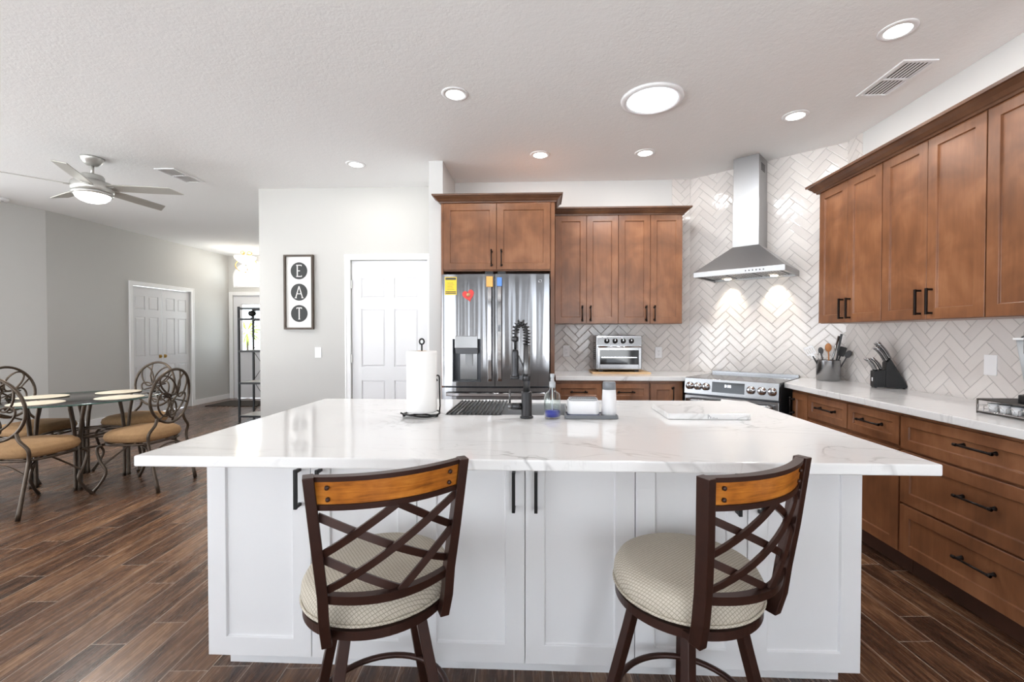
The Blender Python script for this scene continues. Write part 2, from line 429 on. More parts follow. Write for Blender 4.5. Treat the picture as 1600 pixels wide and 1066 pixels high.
# left walls; the double door sits in an opening
LX = -6.42
LD0, LD1 = 6.80, 7.98
struct(MB().box(LX - 0.12, LX, 5.58, LD0, 0, CEIL).box(LX - 0.12, LX, LD1, 9.1, 0, CEIL).box(LX - 0.12, LX, LD0, LD1, 2.1, CEIL).build('wall_left', M['wall']))
wd = MB().box(0, 1.3, 0, 0.12, 0, CEIL).build('wall_dining', M['wall']); wd.location = (-6.82, 4.345, 0); wd.rotation_euler = (0, 0, math.atan2(1.235, 0.40)); struct(wd)
struct(MB().box(-8.6, -6.80, 4.24, 4.36, 0, CEIL).build('wall_nook', M['wall']))
# entry wall with door and arched transom
ED0, ED1 = -6.33, -5.40
ax = (ED0 + ED1) / 2
arch = [(ED1 - 0.03, 2.30)]
arch += [(ax + (ED1 - 0.03 - ax) * math.cos(PI * k / 20), 2.50 + 0.30 * math.sin(PI * k / 20)) for k in range(21)] + [(ED0 + 0.03, 2.30)]
wb = MB().box(LX, ED0, 8.98, 9.1, 0, CEIL).box(ED1, -3.0, 8.98, 9.1, 0, CEIL).box(ED0, ED1, 8.98, 9.1, 2.12, 2.30)
top = [(ED0, 2.30), (ED0, CEIL), (ED1, CEIL), (ED1, 2.30)]
wb.prism([(ED0, CEIL), (ED0, 2.30)] + arch[::-1] + [(ED1, 2.30), (ED1, CEIL)], 8.98, 9.1, 'y')
struct(wb.build('wall_entry', M['wall']))
# unseen rear of the room: piers and openings spaced for daylight and fridge reflections
rear = MB().box(-8.6, -8.3, -3.8, -3.68, 0, CEIL).box(-5.8, -5.6, -3.8, -3.68, 0, CEIL).box(-3.0, -1.75, -3.8, -3.68, 0, CEIL).box(-1.35, -0.3, -3.8, -3.68, 0, CEIL).box(0.05, 0.9, -3.8, -3.68, 0, CEIL).box(2.45, 2.75, -3.8, -3.68, 0, CEIL).box(-8.6, 2.75, -3.8, -3.68, 2.6, CEIL)
struct(rear.build('wall_rear', M['wall']))
struct(MB().box(-8.6, -8.48, -3.8, -3.2, 0, CEIL).box(-8.6, -8.48, 3.8, 4.3, 0, CEIL).box(-8.6, -8.48, -3.2, 3.8, 2.2, CEIL).build('wall_nook_side', M['wall']))
# baseboards
def bb(name, x0, x1, y0, y1):
    struct(MB().box(x0, x1, y0, y1, 0, 0.10).build(name, M['trim'], bevel=0.004))
bb('baseboard_left', LX, LX + 0.015, 5.6, LD0 - 0.075); b2 = MB().box(LX, LX + 0.015, LD1 + 0.075, 8.98, 0, 0.10).build('baseboard_hall', M['trim'], bevel=0.004); struct(b2)
bb('baseboard_centre', -3.12, DX0 - 0.07, 4.845, 4.86)
bb('baseboard_entry', LX, ED0 - 0.07, 8.965, 8.98)
bd = MB().box(0, 1.3, -0.015, 0, 0, 0.10).build('baseboard_dining', M['trim'], bevel=0.004); bd.location = (-6.82, 4.345, 0); bd.rotation_euler = wd.rotation_euler; struct(bd)

def six_panel(mb, x0, x1, z0, z1, y, t, single=True):
    """moulded door leaf facing -y with raised panels"""
    mb.box(x0, x1, y + 0.010, y + t, z0, z1)
    W = x1 - x0; st = W * 0.125; cs = W * 0.12; pw = (W - 2 * st - cs) / 2
    rows = [(0.115, 0.33), (0.43, 0.80), (0.86, 0.955)]
    zs = [(z0 + (z1 - z0) * a, z0 + (z1 - z0) * b) for a, b in ((0.115, 0.385), (0.455, 0.815), (0.875, 0.945))]
    zs = [(z0 + 0.22, z0 + 0.80), (z0 + 0.95, z0 + 1.59), (z0 + 1.71, z0 + 1.93)]
    xs = [(x0 + st, x0 + st + pw), (x1 - st - pw, x1 - st)]
    # stiles and rails in front, panels sunk between them
    mb.box(x0, x0 + st, y, y + 0.010, z0, z1).box(x1 - st, x1, y, y + 0.010, z0, z1).box(x0 + st + pw, x1 - st - pw, y, y + 0.010, z0, z1)
    prev = z0
    for a, b in zs + [(z1, None)]:
        for xa, xb in xs: mb.box(xa, xb, y, y + 0.010, prev, a)
        prev = b
    for a, b in zs:
        for xa, xb in xs:
            m = 0.022
            mb.add([(xa + 0.008, y + 0.010, a + 0.008), (xb - 0.008, y + 0.010, a + 0.008), (xb - 0.008, y + 0.010, b - 0.008), (xa + 0.008, y + 0.010, b - 0.008),
                    (xa + m, y + 0.003, a + m), (xb - m, y + 0.003, a + m), (xb - m, y + 0.003, b - m), (xa + m, y + 0.003, b - m)],
                   [(0, 1, 5, 4), (1, 2, 6, 5), (2, 3, 7, 6), (3, 0, 4, 7), (4, 5, 6, 7)])
    return mb
def casing(mb, x0, x1, z1, y, w=0.062, t=0.018):
    mb.box(x0 - w, x0, y - t, y, 0, z1 + w).box(x1, x1 + w, y - t, y, 0, z1 + w).box(x0, x1, y - t, y, z1, z1 + w)
    mb.box(x0 - w, x0 - w + 0.02, y - t - 0.006, y - t, 0, z1 + w).box(x1 + w - 0.02, x1 + w, y - t - 0.006, y - t, 0, z1 + w).box(x0 - w + 0.02, x1 + w - 0.02, y - t - 0.006, y - t, z1 + w - 0.02, z1 + w)
    return mb
# pantry door
d1 = six_panel(MB(), DX0, DX1, 0.01, DZ, 4.875, 0.035).build('door_1', M['door']); struct(d1, 'white six panel door in the grey wall beside the fridge')
casing(MB(), DX0 - 0.005, DX1 + 0.005, DZ + 0.005, 4.86).build('door_frame', M['trim'], d1, bevel=0.003)
for z in (0.25, 1.05, 1.87): MB().box(DX0 - 0.012, DX0 + 0.006, 4.858, 4.874, z - 0.045, z + 0.045).build('hinge', M['nickel'], d1)
MB().box(DX0 + 0.385, DX0 + 0.405, 4.868, 4.875, 1.87, 1.93).cyl((DX0 + 0.395, 4.868, 1.885), (DX0 + 0.395, 4.855, 1.895), 0.004).build('hook', M['white_plastic'], d1)
# double door in the left wall, built facing -y in its own axes, then turned to face +x
d2 = thing('door_2', 'white double closet door with brass pulls in the far left wall', None, (LX, LD0, 0), PI / 2, kind='structure')
for a in (0, 1):
    x0 = 0.005 + a * 0.59
    lf = six_panel(MB(), x0, x0 + 0.583, 0.01, 2.09, 0.03, 0.03).build('door_leaf', M['door'], d2)
    px = x0 + (0.583 - 0.045 if a == 0 else 0.045)
    MB().box(px - 0.02, px + 0.02, 0.022, 0.03, 0.92, 0.975).lathe([(0.006, 0), (0.006, -0.012), (0.012, -0.018), (0.010, -0.024), (0, -0.026)], (px, 0.022, 0.95), 12, 'y').build('door_knob', M['brass'], lf)
casing(MB(), 0, 1.18, 2.10, 0).build('door_frame', M['trim'], d2, bevel=0.003)
# front door
d3 = thing('door_3', 'white front door with a glass pane at the end of the hall', None, (0, 0, 0), 0, kind='structure')
gx0, gx1, gz0, gz1 = ED0 + 0.17, ED1 - 0.17, 0.95, 1.95
MB().box(ED0, gx0, 9.0, 9.04, 0.01, 2.12).box(gx1, ED1, 9.0, 9.04, 0.01, 2.12).box(gx0, gx1, 9.0, 9.04, 0.01, gz0).box(gx0, gx1, 9.0, 9.04, gz1, 2.12).build('door_leaf', M['door'], d3)
g = MB()
for x0, x1, z0, z1 in ((gx0 - 0.02, gx0 + 0.02, gz0, gz1), (gx1 - 0.02, gx1 + 0.02, gz0, gz1), (gx0, gx1, gz0 - 0.02, gz0 + 0.02), (gx0, gx1, gz1 - 0.02, gz1 + 0.02)): g.box(x0, x1, 8.988, 9.0, z0, z1)
g.build('glass_moulding', M['door'], d3, bevel=0.003)
MB().box(gx0, gx1, 9.015, 9.022, gz0, gz1).build('glass_pane', M['pane'], d3)
casing(MB(), ED0, ED1, 2.12, 8.98, 0.07).build('door_frame', M['trim'], d3, bevel=0.003)
w1 = thing('window_1', 'arched transom window over the front door', None, (0, 0, 0), 0, kind='structure')
fr = MB().tube([(x, 8.985, z) for x, z in arch], 0.018, 4, closed=True, sq=True)
for k in (0.33, 0.66):
    x = ED0 + 0.03 + (ED1 - ED0 - 0.06) * k; fr.box(x - 0.008, x + 0.008, 9.0, 9.02, 2.30, 2.77)
fr.build('window_frame', M['trim'], w1)
MB().prism(arch, 9.02, 9.026, 'y').build('window_pane', M['pane'], w1)

# plant and pale ground seen through the front door glass
struct(MB().box(-9, -2.5, 9.12, 14, -0.12, -0.02).build('ground', plain('pale_concrete', (200, 198, 192), 0.8)))
pl = thing('palm_plant', 'yellow green palm outside the glass of the front door', 'plant', (-6.99, 10.4, -0.02))
MB().tube([(0, 0, 0), (0.02, 0, 0.7), (0, 0, 1.35)], [0.035, 0.03, 0.02], 10).build('trunk', M['iron'], pl)
lv = MB()
for k in range(22):
    a = 2 * PI * k / 22; e = 0.5 * math.sin(k * 2.3); ln = 0.38
    d = Vector((math.cos(a) * 1, 0.5 * math.sin(k * 1.7), math.sin(a))); d.normalize()
    sd = d.cross(Vector((0, 1, 0.1))).normalized() * 0.022
    p0 = Vector((0, 0, 1.4)); p1 = p0 + d * ln * 0.55; p2 = p0 + d * ln + Vector((0, 0, -0.05))
    lv.add([p0, p1 + sd, p2, p1 - sd, p1 + Vector((0, -0.008, 0))], [(0, 1, 4), (1, 2, 4), (2, 3, 4), (3, 0, 4)])
lv.build('leaves', M['leaf'], pl)

# ------------------------------------------------------------------ cabinets
def pull(mb, x, z, L, vert, y, so=0.032, rnd=False):
    """bar pull standing off the face at y, towards -y"""
    h = L / 2
    if rnd:
        a, b = ((x - h, y - so, z), (x + h, y - so, z)) if not vert else ((x, y - so, z - h), (x, y - so, z + h))
        mb.cyl(a, b, 0.0055, n=10)
        for s in (-1, 1):
            q = s * (h - 0.018)
            cx, cz = (x + q, z) if not vert else (x, z + q)
            mb.lathe([(0.011, 0), (0.0075, -0.008), (0.0055, -so + 0.002)][::1], (cx, y, cz), 12, 'y')
            e = (cx + s * 0.018, y - so, cz) if not vert else (cx, y - so, cz + s * 0.018)
            mb.cyl((cx, y - so, cz), e, 0.0075, n=10)
    else:
        if vert: mb.box(x - 0.006, x + 0.006, y - so - 0.006, y - so + 0.006, z - h, z + h)
        else: mb.box(x - h, x + h, y - so - 0.006, y - so + 0.006, z - 0.006, z + 0.006)
        for s in (-1, 1):
            q = s * (h - 0.008)
            cx, cz = (x + q, z) if not vert else (x, z + q)
            mb.box(cx - 0.006, cx + 0.006, y - so, y, cz - 0.006, cz + 0.006)
    return mb
def cabinet(name, label, cat, loc, rz, W, D, z0, z1, fronts, body, face, hmat, kick=0, group=None, rail=0.06, rec=0.010, rnd=False, kick_in=0.06, kick_mat=None, t=0.02, hollow=False, solid_body=True):
    c = thing(name, label, cat, loc, rz, group)
    b = MB()
    if hollow:
        b.box(0, 0.018, 0, D, z0, z1).box(W - 0.018, W, 0, D, z0, z1).box(0.018, W - 0.018, D - 0.018, D, z0, z1).box(0.018, W - 0.018, 0, D - 0.018, z0, z0 + 0.018)
    else: b.box(0, W, 0, D, z0, z1)
    b.build('body', body, c)
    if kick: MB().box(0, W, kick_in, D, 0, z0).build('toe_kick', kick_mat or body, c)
    for f in fronts:
        kind, x0, x1, fz0, fz1 = f[:5]
        g = 0.0015
        o = MB().panel(x0 + g, x1 - g, fz0 + g, fz1 - g, -t, t - 0.001, f[6] if len(f) > 6 else rail, rec).build(kind, face, c, bevel=0.0012, seg=1)
        if f[5]:
            hx, hz, L, vert = f[5]
            pull(MB(), hx, hz, L, vert, -t, rnd=rnd).build('handle', hmat, o, bevel=0 if rnd else 0.0015)
    return c

# island: three white double door cabinets facing the stools
IX0, IX1, IY = -1.25, 1.136, 1.64
w3 = (IX1 - IX0) / 3
for k, (nm, lb) in enumerate((('island_cabinet', 'white shaker double door cabinet at the left end of the island front'),
                              ('island_cabinet', 'white shaker double door cabinet in the middle of the island front, between the stools'),
                              ('island_cabinet', 'white shaker double door cabinet at the right end of the island front'))):
    h = w3 / 2
    cabinet(nm, lb, 'cabinet', (IX0 + k * w3, IY, 0), 0, w3, 0.34, 0.113, 0.898,
            [('door', 0, h, 0.113, 0.896, (h - 0.04, 0.755, 0.145, True)), ('door', h, w3, 0.113, 0.896, (h + 0.04, 0.755, 0.145, True))],
            M['white'], M['white'], M['black'], kick=1, kick_in=0.10, group='white island cabinets', rail=0.07, rec=0.009)
for k, lb in enumerate(('white panelled cabinet on the far side of the island, left end', 'white panelled sink cabinet on the far side of the island', 'white panelled cabinet on the far side of the island, right end')):
    c = cabinet('island_base_cabinet', lb, 'cabinet', (IX0 + (k + 1) * w3, 2.58, 0), PI, w3, 0.598, 0.113, 0.898,
                [('door', 0, w3 / 2, 0.12, 0.89, (w3 / 2 - 0.04, 0.75, 0.145, True)), ('door', w3 / 2, w3, 0.12, 0.89, (w3 / 2 + 0.04, 0.75, 0.145, True))],
                M['white'], M['white'], M['black'], kick=1, group='cabinets on the far side of the island', hollow=True)
# island worktop with a sink cut-out
TX0, TX1, TY0, TY1 = -1.292, 1.188, 1.365, 2.635
SX0, SX1, SY0, SY1 = -0.46, 0.14, 2.135, 2.525
tb = MB()
xs = [TX0, SX0, SX1, TX1]; ys = [TY0, SY0, SY1, TY1]
vs = []; 
for z in (0.90, 0.935):
    for y in ys:
        for x in xs: vs.append((x, y, z))
fs = []
I = lambda i, j, k: k * 16 + j * 4 + i
for j in range(3):
    for i in range(3):
        if (i, j) == (1, 1): continue
        fs += [(I(i, j, 1), I(i + 1, j, 1), I(i + 1, j + 1, 1), I(i, j + 1, 1)), (I(i, j, 0), I(i, j + 1, 0), I(i + 1, j + 1, 0), I(i + 1, j, 0))]
for i in range(3): fs += [(I(i, 0, 0), I(i + 1, 0, 0), I(i + 1, 0, 1), I(i, 0, 1)), (I(i + 1, 3, 0), I(i, 3, 0), I(i, 3, 1), I(i + 1, 3, 1))]
for j in range(3): fs += [(I(0, j + 1, 0), I(0, j, 0), I(0, j, 1), I(0, j + 1, 1)), (I(3, j, 0), I(3, j + 1, 0), I(3, j + 1, 1), I(3, j, 1))]
fs += [(I(2, 1, 0), I(1, 1, 0), I(1, 1, 1), I(2, 1, 1)), (I(1, 2, 0), I(2, 2, 0), I(2, 2, 1), I(1, 2, 1)), (I(1, 1, 0), I(1, 2, 0), I(1, 2, 1), I(1, 1, 1)), (I(2, 2, 0), I(2, 1, 0), I(2, 1, 1), I(2, 2, 1))]
tag(tb.add(vs, fs).build('island_worktop', M['quartz'], bevel=0.005, seg=3), 'white veined quartz worktop on the kitchen island', 'worktop')
# sink
sk = thing('sink', 'stainless undermount sink in the far side of the island worktop', 'sink', (0, 0, 0.90))
e = 0.004
MB().box(SX0 + e, SX1 - e, SY0 + e, SY1 - e, -0.2, -0.195).box(SX0 + e, SX0 + 0.006, SY0 + e, SY1 - e, -0.195, 0.026).box(SX1 - 0.006, SX1 - e, SY0 + e, SY1 - e, -0.195, 0.026).box(SX0 + 0.006, SX1 - 0.006, SY0 + e, SY0 + 0.006, -0.195, 0.026).box(SX0 + 0.006, SX1 - 0.006, SY1 - 0.006, SY1 - e, -0.195, 0.026).build('basin', M['sinksteel'], sk)
MB().lathe([(0.045, 0), (0.045, 0.003), (0.02, 0.001)], (-0.12, 2.34, -0.195), 20).build('drain', M['chrome'], sk)

# fridge surround
FX0, FX1 = -0.905, 0.105
fc = cabinet('over_fridge_cabinet', 'brown wood double door cabinet above the stainless fridge', 'cabinet', (-0.885, 4.07, 0), 0, 0.97, 0.67, 1.895, 2.515,
             [('door', 0.0, 0.484, 1.905, 2.505, (0.44, 2.008, 0.155, True)), ('door', 0.486, 0.97, 1.905, 2.505, (0.53, 2.008, 0.155, True))], M['wood'], M['wood'], M['bronze'], rnd=True)
MB().box(-0.022, -0.002, -0.01, 0.675, 0, 2.515).build('end_panel', M['wood'], fc, bevel=0.0015)
MB().box(0.972, 1.010, -0.01, 0.675, 0, 2.515).build('end_panel', M['wood'], fc, bevel=0.0015)
CP = [(0, 0), (0.012, 0), (0.015, 0.010), (0.024, 0.014), (0.036, 0.030), (0.052, 0.044), (0.056, 0.050), (0.068, 0.052), (0.070, 0.066), (0, 0.066)]
def crown_run(mb, path, prof, z):
    """moulding swept round the outward offset of a path (list of (x,y) with outward normals at mitres)"""
    n = len(path); m = len(prof)
    P = [Vector(p) for p in path]; off = []
    for i in range(n):
        d0 = (P[i] - P[i - 1]).normalized() if i > 0 else None
        d1 = (P[i + 1] - P[i]).normalized() if i < n - 1 else None
        nn = [Vector((d.y, -d.x)) for d in (d0, d1) if d is not None]
        if len(nn) == 1: off.append(nn[0])
        else:
            b = (nn[0] + nn[1]).normalized(); off.append(b / max(b.dot(nn[0]), 0.2))
    vs = [(P[i].x + off[i].x * a, P[i].y + off[i].y * a, z + b) for i in range(n) for a, b in prof]
    fs = []
    for i in range(n - 1):
        for k in range(m):
            l = (k + 1) % m
            fs.append((i * m + k, (i + 1) * m + k, (i + 1) * m + l, i * m + l))
    fs += [tuple(range(m))[::-1], tuple((n - 1) * m + k for k in range(m))]
    return mb.add(vs, fs)
tag(crown_run(MB(), [(-0.907, 4.15 - 0.005), (-0.907, 4.048), (0.126, 4.048), (0.126, 4.31)], CP, 2.508).build('crown_moulding', M['crown']), 'brown crown moulding topping the cabinet above the fridge', 'moulding')

# back wall cupboards
UB0 = 0.137
uw = 0.6145
for k, lb in enumerate(('brown wood wall cabinet next to the fridge, over the toaster oven', 'brown wood wall cabinet on the back wall, nearest the range hood')):
    cabinet('wall_cabinet', lb, 'cabinet', (UB0 + k * uw, 4.41, 0), 0, uw, 0.33, 1.424, 2.482,
            [('door', 0.001, uw / 2, 1.426, 2.48, (uw / 2 - 0.04, 1.522, 0.155, True)), ('door', uw / 2, uw - 0.001, 1.426, 2.48, (uw / 2 + 0.04, 1.522, 0.155, True))],
            M['wood'], M['wood'], M['bronze'], group='wall cabinets on the back wall', rnd=True)
tag(crown_run(MB(), [(0.128, 4.387), (UB0 + 2 * uw + 0.001, 4.387), (UB0 + 2 * uw + 0.001, 4.74)], CP, 2.474).build('crown_moulding', M['crown']), 'brown crown moulding along the back wall cabinets', 'moulding')
# right wall cupboards (local x runs towards the camera)
UY = [3.68, 3.02, 2.335, 1.65]
lbs = ['brown wood wall cabinet on the right wall, nearest the range hood', 'brown wood wall cabinet on the right wall, second from the range hood', 'brown wood wall cabinet at the right edge of the picture, third from the hood']
for k in range(3):
    W_ = UY[k] - UY[k + 1]
    cabinet('wall_cabinet', lbs[k], 'cabinet', (2.24, UY[k], 0), -PI / 2, W_, 0.322, 1.405, 2.445,
            [('door', 0.002, W_ / 2, 1.407, 2.443, (W_ / 2 - 0.038, 1.508, 0.15, True)), ('door', W_ / 2, W_ - 0.002, 1.407, 2.443, (W_ / 2 + 0.038, 1.508, 0.15, True))],
            M['wood'], M['wood'], M['bronze'], group='wall cabinets on the right wall')
tag(crown_run(MB(), [(2.558, 3.683), (2.217, 3.683), (2.217, 1.645)], [(a, b * 1.15) for a, b in CP], 2.436).build('crown_moulding', M['crown']), 'brown crown moulding along the right wall cabinets', 'moulding')

# base cabinets, back wall
cabinet('base_cabinet', 'brown wood base cabinet with two drawers below the toaster oven', 'cabinet', (0.137, 4.16, 0), 0, 0.86, 0.585, 0.115, 0.893,
        [('drawer', 0.002, 0.425, 0.71, 0.868, (0.213, 0.79, 0.16, False), 0.045), ('drawer', 0.43, 0.855, 0.71, 0.868, (0.643, 0.79, 0.16, False), 0.045),
         ('door', 0.002, 0.425, 0.12, 0.69, (0.385, 0.59, 0.15, True)), ('door', 0.43, 0.855, 0.12, 0.69, (0.47, 0.59, 0.15, True))],
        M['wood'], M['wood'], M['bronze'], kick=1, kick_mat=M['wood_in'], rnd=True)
cabinet('base_cabinet', 'narrow brown wood base cabinet left of the range', 'cabinet', (1.0, 4.16, 0), 0, 0.30, 0.25, 0.115, 0.893,
        [('door', 0.005, 0.235, 0.12, 0.868, (0.205, 0.77, 0.15, True), 0.055)], M['wood'], M['wood'], M['bronze'], kick=1, kick_mat=M['wood_in'], rnd=True)
tag(MB().prism([(0.135, 4.12), (1.333, 4.12), (1.729, 4.578), (1.542, 4.738), (0.135, 4.738)], 0.895, 0.935).build('worktop', M['quartz2'], bevel=0.004), 'white quartz worktop under the toaster oven', 'worktop')
# base cabinets, right wall
cabinet('base_cabinet', 'narrow brown wood base cabinet between range and two drawer cabinet', 'cabinet', (1.99, 3.615, 0), -PI / 2, 0.228, 0.55, 0.115, 0.893,
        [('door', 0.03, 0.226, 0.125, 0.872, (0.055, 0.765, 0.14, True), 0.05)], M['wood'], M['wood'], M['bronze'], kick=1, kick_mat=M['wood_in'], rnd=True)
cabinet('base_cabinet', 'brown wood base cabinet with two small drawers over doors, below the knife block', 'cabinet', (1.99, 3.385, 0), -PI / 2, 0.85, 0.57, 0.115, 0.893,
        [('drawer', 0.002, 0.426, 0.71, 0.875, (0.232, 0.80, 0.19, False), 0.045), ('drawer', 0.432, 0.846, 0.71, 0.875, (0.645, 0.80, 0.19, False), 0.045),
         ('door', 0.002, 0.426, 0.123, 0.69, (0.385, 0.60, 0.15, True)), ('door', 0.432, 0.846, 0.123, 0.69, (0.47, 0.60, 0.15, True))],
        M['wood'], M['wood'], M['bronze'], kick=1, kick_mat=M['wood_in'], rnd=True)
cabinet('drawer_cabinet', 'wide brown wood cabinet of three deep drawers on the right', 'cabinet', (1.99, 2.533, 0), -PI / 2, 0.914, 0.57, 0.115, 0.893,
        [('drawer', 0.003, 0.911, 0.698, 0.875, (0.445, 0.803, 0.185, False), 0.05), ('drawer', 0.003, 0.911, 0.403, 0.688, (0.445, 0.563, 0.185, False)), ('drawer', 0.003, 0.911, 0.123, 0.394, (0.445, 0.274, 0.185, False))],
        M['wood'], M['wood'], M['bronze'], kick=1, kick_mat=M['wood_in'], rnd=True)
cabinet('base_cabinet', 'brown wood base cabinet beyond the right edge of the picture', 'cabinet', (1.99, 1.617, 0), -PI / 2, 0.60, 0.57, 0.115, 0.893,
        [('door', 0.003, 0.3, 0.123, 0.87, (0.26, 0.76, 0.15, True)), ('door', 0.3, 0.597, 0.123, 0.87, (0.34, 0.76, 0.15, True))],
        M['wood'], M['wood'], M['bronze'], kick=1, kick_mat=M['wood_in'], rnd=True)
tag(MB().prism([(1.94, 1.0), (2.558, 1.0), (2.558, 3.865), (2.312, 4.075), (1.94, 3.648)], 0.895, 0.935).build('worktop', M['quartz2'], bevel=0.004), 'long white quartz worktop along the right wall', 'worktop')

# ------------------------------------------------------------------ fridge
fg = thing('fridge', 'stainless steel french door fridge with a water dispenser in the left door', 'fridge', (-0.396, 3.90, 0))
HW = 0.470
MB().box(-HW + 0.006, HW - 0.006, 0.076, 0.82, 0.02, 1.80).build('body', M['dark_steel'], fg, bevel=0.004)
def curved_front(mb, x0, x1, z0, z1, hole=None):
    """slightly bowed door front; y of the face follows the whole fridge's curve"""
    Y = lambda x: -0.02 * (1 - (x / HW) ** 2) - 0.004
    n = 20
    xs = [x0 + (x1 - x0) * i / n for i in range(n + 1)]
    zs = [z0, z1]
    if hole:
        xs = sorted(set(xs + [hole[0], hole[1]])); zs = [z0, hole[2], hole[3], z1]
    m = len(xs); k = len(zs)
    vs = [(x, Y(x), z) for z in zs for x in xs] + [(x, 0.072, z) for z in zs for x in xs]
    B = m * k; fs = []
    inh = lambda i, j: hole and zs[j] >= hole[2] - 1e-6 and zs[j + 1] <= hole[3] + 1e-6 and xs[i] >= hole[0] - 1e-6 and xs[i + 1] <= hole[1] + 1e-6
    for j in range(k - 1):
        for i in range(m - 1):
            if inh(i, j): continue
            a = j * m + i
            fs += [(a, a + 1, a + m + 1, a + m), (B + a + 1, B + a, B + a + m, B + a + m + 1)]
    for i in range(m - 1):
        fs += [(i + 1, i, B + i, B + i + 1), ((k - 1) * m + i, (k - 1) * m + i + 1, B + (k - 1) * m + i + 1, B + (k - 1) * m + i)]
    for j in range(k - 1):
        a = j * m; c = j * m + m - 1
        fs += [(a, a + m, B + a + m, B + a), (c + m, c, B + c, B + c + m)]
    mb.add(vs, fs, False)
    return mb
def smooth(o, ang=30):
    for p in o.data.polygons: p.use_smooth = True
    try: o.data.set_sharp_from_angle(angle=R(ang))
    except Exception: pass
    return o
dpx0, dpx1, dpz0, dpz1 = -0.375, -0.125, 0.905, 1.28
ld = smooth(curved_front(MB(), -HW, -0.006, 0.868, 1.843, (dpx0, dpx1, dpz0, dpz1)).build('door', M['fridge'], fg))
rd = smooth(curved_front(MB(), 0.0, HW, 0.868, 1.843).build('door', M['fridge'], fg))
dr = smooth(curved_front(MB(), -HW, HW, 0.62, 0.853).build('drawer', M['fridge'], fg))
dr2 = smooth(curved_front(MB(), -HW, HW, 0.06, 0.61).build('drawer', M['fridge'], fg))
MB().box(-HW + 0.02, HW - 0.02, 0.04, 0.12, 0.0, 0.06).build('plinth', M['dark_steel'], fg)
for o, x in ((ld, -0.045), (rd, 0.04)):
    h = MB()
    pts = []
    for i in range(15):
        t = i / 14; z = 0.915 + (1.775 - 0.915) * t
        pts.append((x, -0.030 - 0.030 * math.sin(PI * t) ** 0.35, z))
    vs = []
    for p in pts:
        for a, b in ((-0.019, 0.004), (-0.015, -0.006), (0.015, -0.006), (0.019, 0.004)): vs.append((p[0] + a, p[1] + b, p[2]))
    fs = []
    for i in range(14):
        for k in range(4): l = (k + 1) % 4; fs.append((i * 4 + k, i * 4 + l, (i + 1) * 4 + l, (i + 1) * 4 + k))
    fs += [(3, 2, 1, 0), (56, 57, 58, 59)]
    h.add(vs, fs); smooth(h.build('handle', M['chrome'], o))
for o, z in ((dr, 0.80), (dr2, 0.55)):
    h = MB(); vs = []
    for i in range(13):
        t = i / 12; x = -0.43 + 0.86 * t; y = -0.026 - 0.034 * math.sin(PI * t) ** 0.3
        for a, b in ((0.016, -0.0), (0.010, -0.010), (-0.012, -0.008), (-0.018, 0.002)): vs.append((x, y + b, z + a))
    fs = []
    for i in range(12):
        for k in range(4): l = (k + 1) % 4; fs.append((i * 4 + k, (i + 1) * 4 + k, (i + 1) * 4 + l, i * 4 + l))
    fs += [(0, 1, 2, 3), (51, 50, 49, 48)]
    h.add(vs, fs); smooth(h.build('handle', M['chrome'], o))
# dispenser recess
dpb = MB()
dpb.box(dpx0, dpx0 + 0.006, -0.018, 0.07, dpz0, dpz1).box(dpx1 - 0.006, dpx1, -0.018, 0.07, dpz0, dpz1).box(dpx0 + 0.006, dpx1 - 0.006, 0.062, 0.07, dpz0, dpz1).box(dpx0 + 0.006, dpx1 - 0.006, -0.018, 0.062, dpz0, dpz0 + 0.01)
dp = dpb.build('dispenser', M['dark_steel'], fg)
MB().box(-0.352, -0.152, -0.030, 0.06, 1.20, 1.305).build('control_panel', M['steel'], dp, bevel=0.003)
MB().prism([(-0.03, 1.20), (0.06, 1.20), (0.06, 1.15), (-0.0, 1.15)], -0.350, -0.154, 'x').build('spout_housing', M['grey_plastic'], dp, bevel=0.004)
MB().box(-0.298, -0.206, -0.012, 0.02, 1.17, 1.192).build('spout', M['white_plastic'], dp, bevel=0.006)
MB().box(-0.322, -0.165, 0.048, 0.062, 0.915, 1.15).build('back_plate', M['steel'], dp, bevel=0.003)
MB().box(-0.270, -0.205, 0.036, 0.048, 1.045, 1.15).box(-0.262, -0.213, 0.034, 0.036, 1.060, 1.066).build('paddle', M['light_plastic'], dp, bevel=0.003)
MB().box(-0.09, -0.02, 0.0, 0.05, 1.843, 1.868).build('hinge_cover', M['blackp'], fg)
MB().box(0.02, 0.09, 0.0, 0.05, 1.843, 1.868).build('hinge_cover', M['blackp'], fg)
MB().box(0.028, 0.05, -0.066, -0.0595, 1.345, 1.40).build('latch_button', M['grey_plastic'], fg)
lg = MB().lathe([(0.014, 0), (0.014, -0.0015), (0.010, -0.0015), (0.010, 0)], (0, 0, 0), 20, 'y').box(-0.004, 0.006, -0.0015, 0, -0.006, -0.003).box(-0.005, -0.003, -0.0015, 0, -0.006, 0.006)
lo = lg.build('emblem', M['chrome'], fg); lo.location = (0.39, -0.0105, 1.78)
MB().box(-0.028, 0.028, -0.002, 0, 0, 0.09).build('orange_tape', M['orange'], fg).location = (-0.045, -0.052, 1.73)
MB().box(-0.021, 0.021, -0.002, 0, 0, 0.075).build('blue_tape', M['bluel'], fg).location = (0.04, -0.052, 1.735)
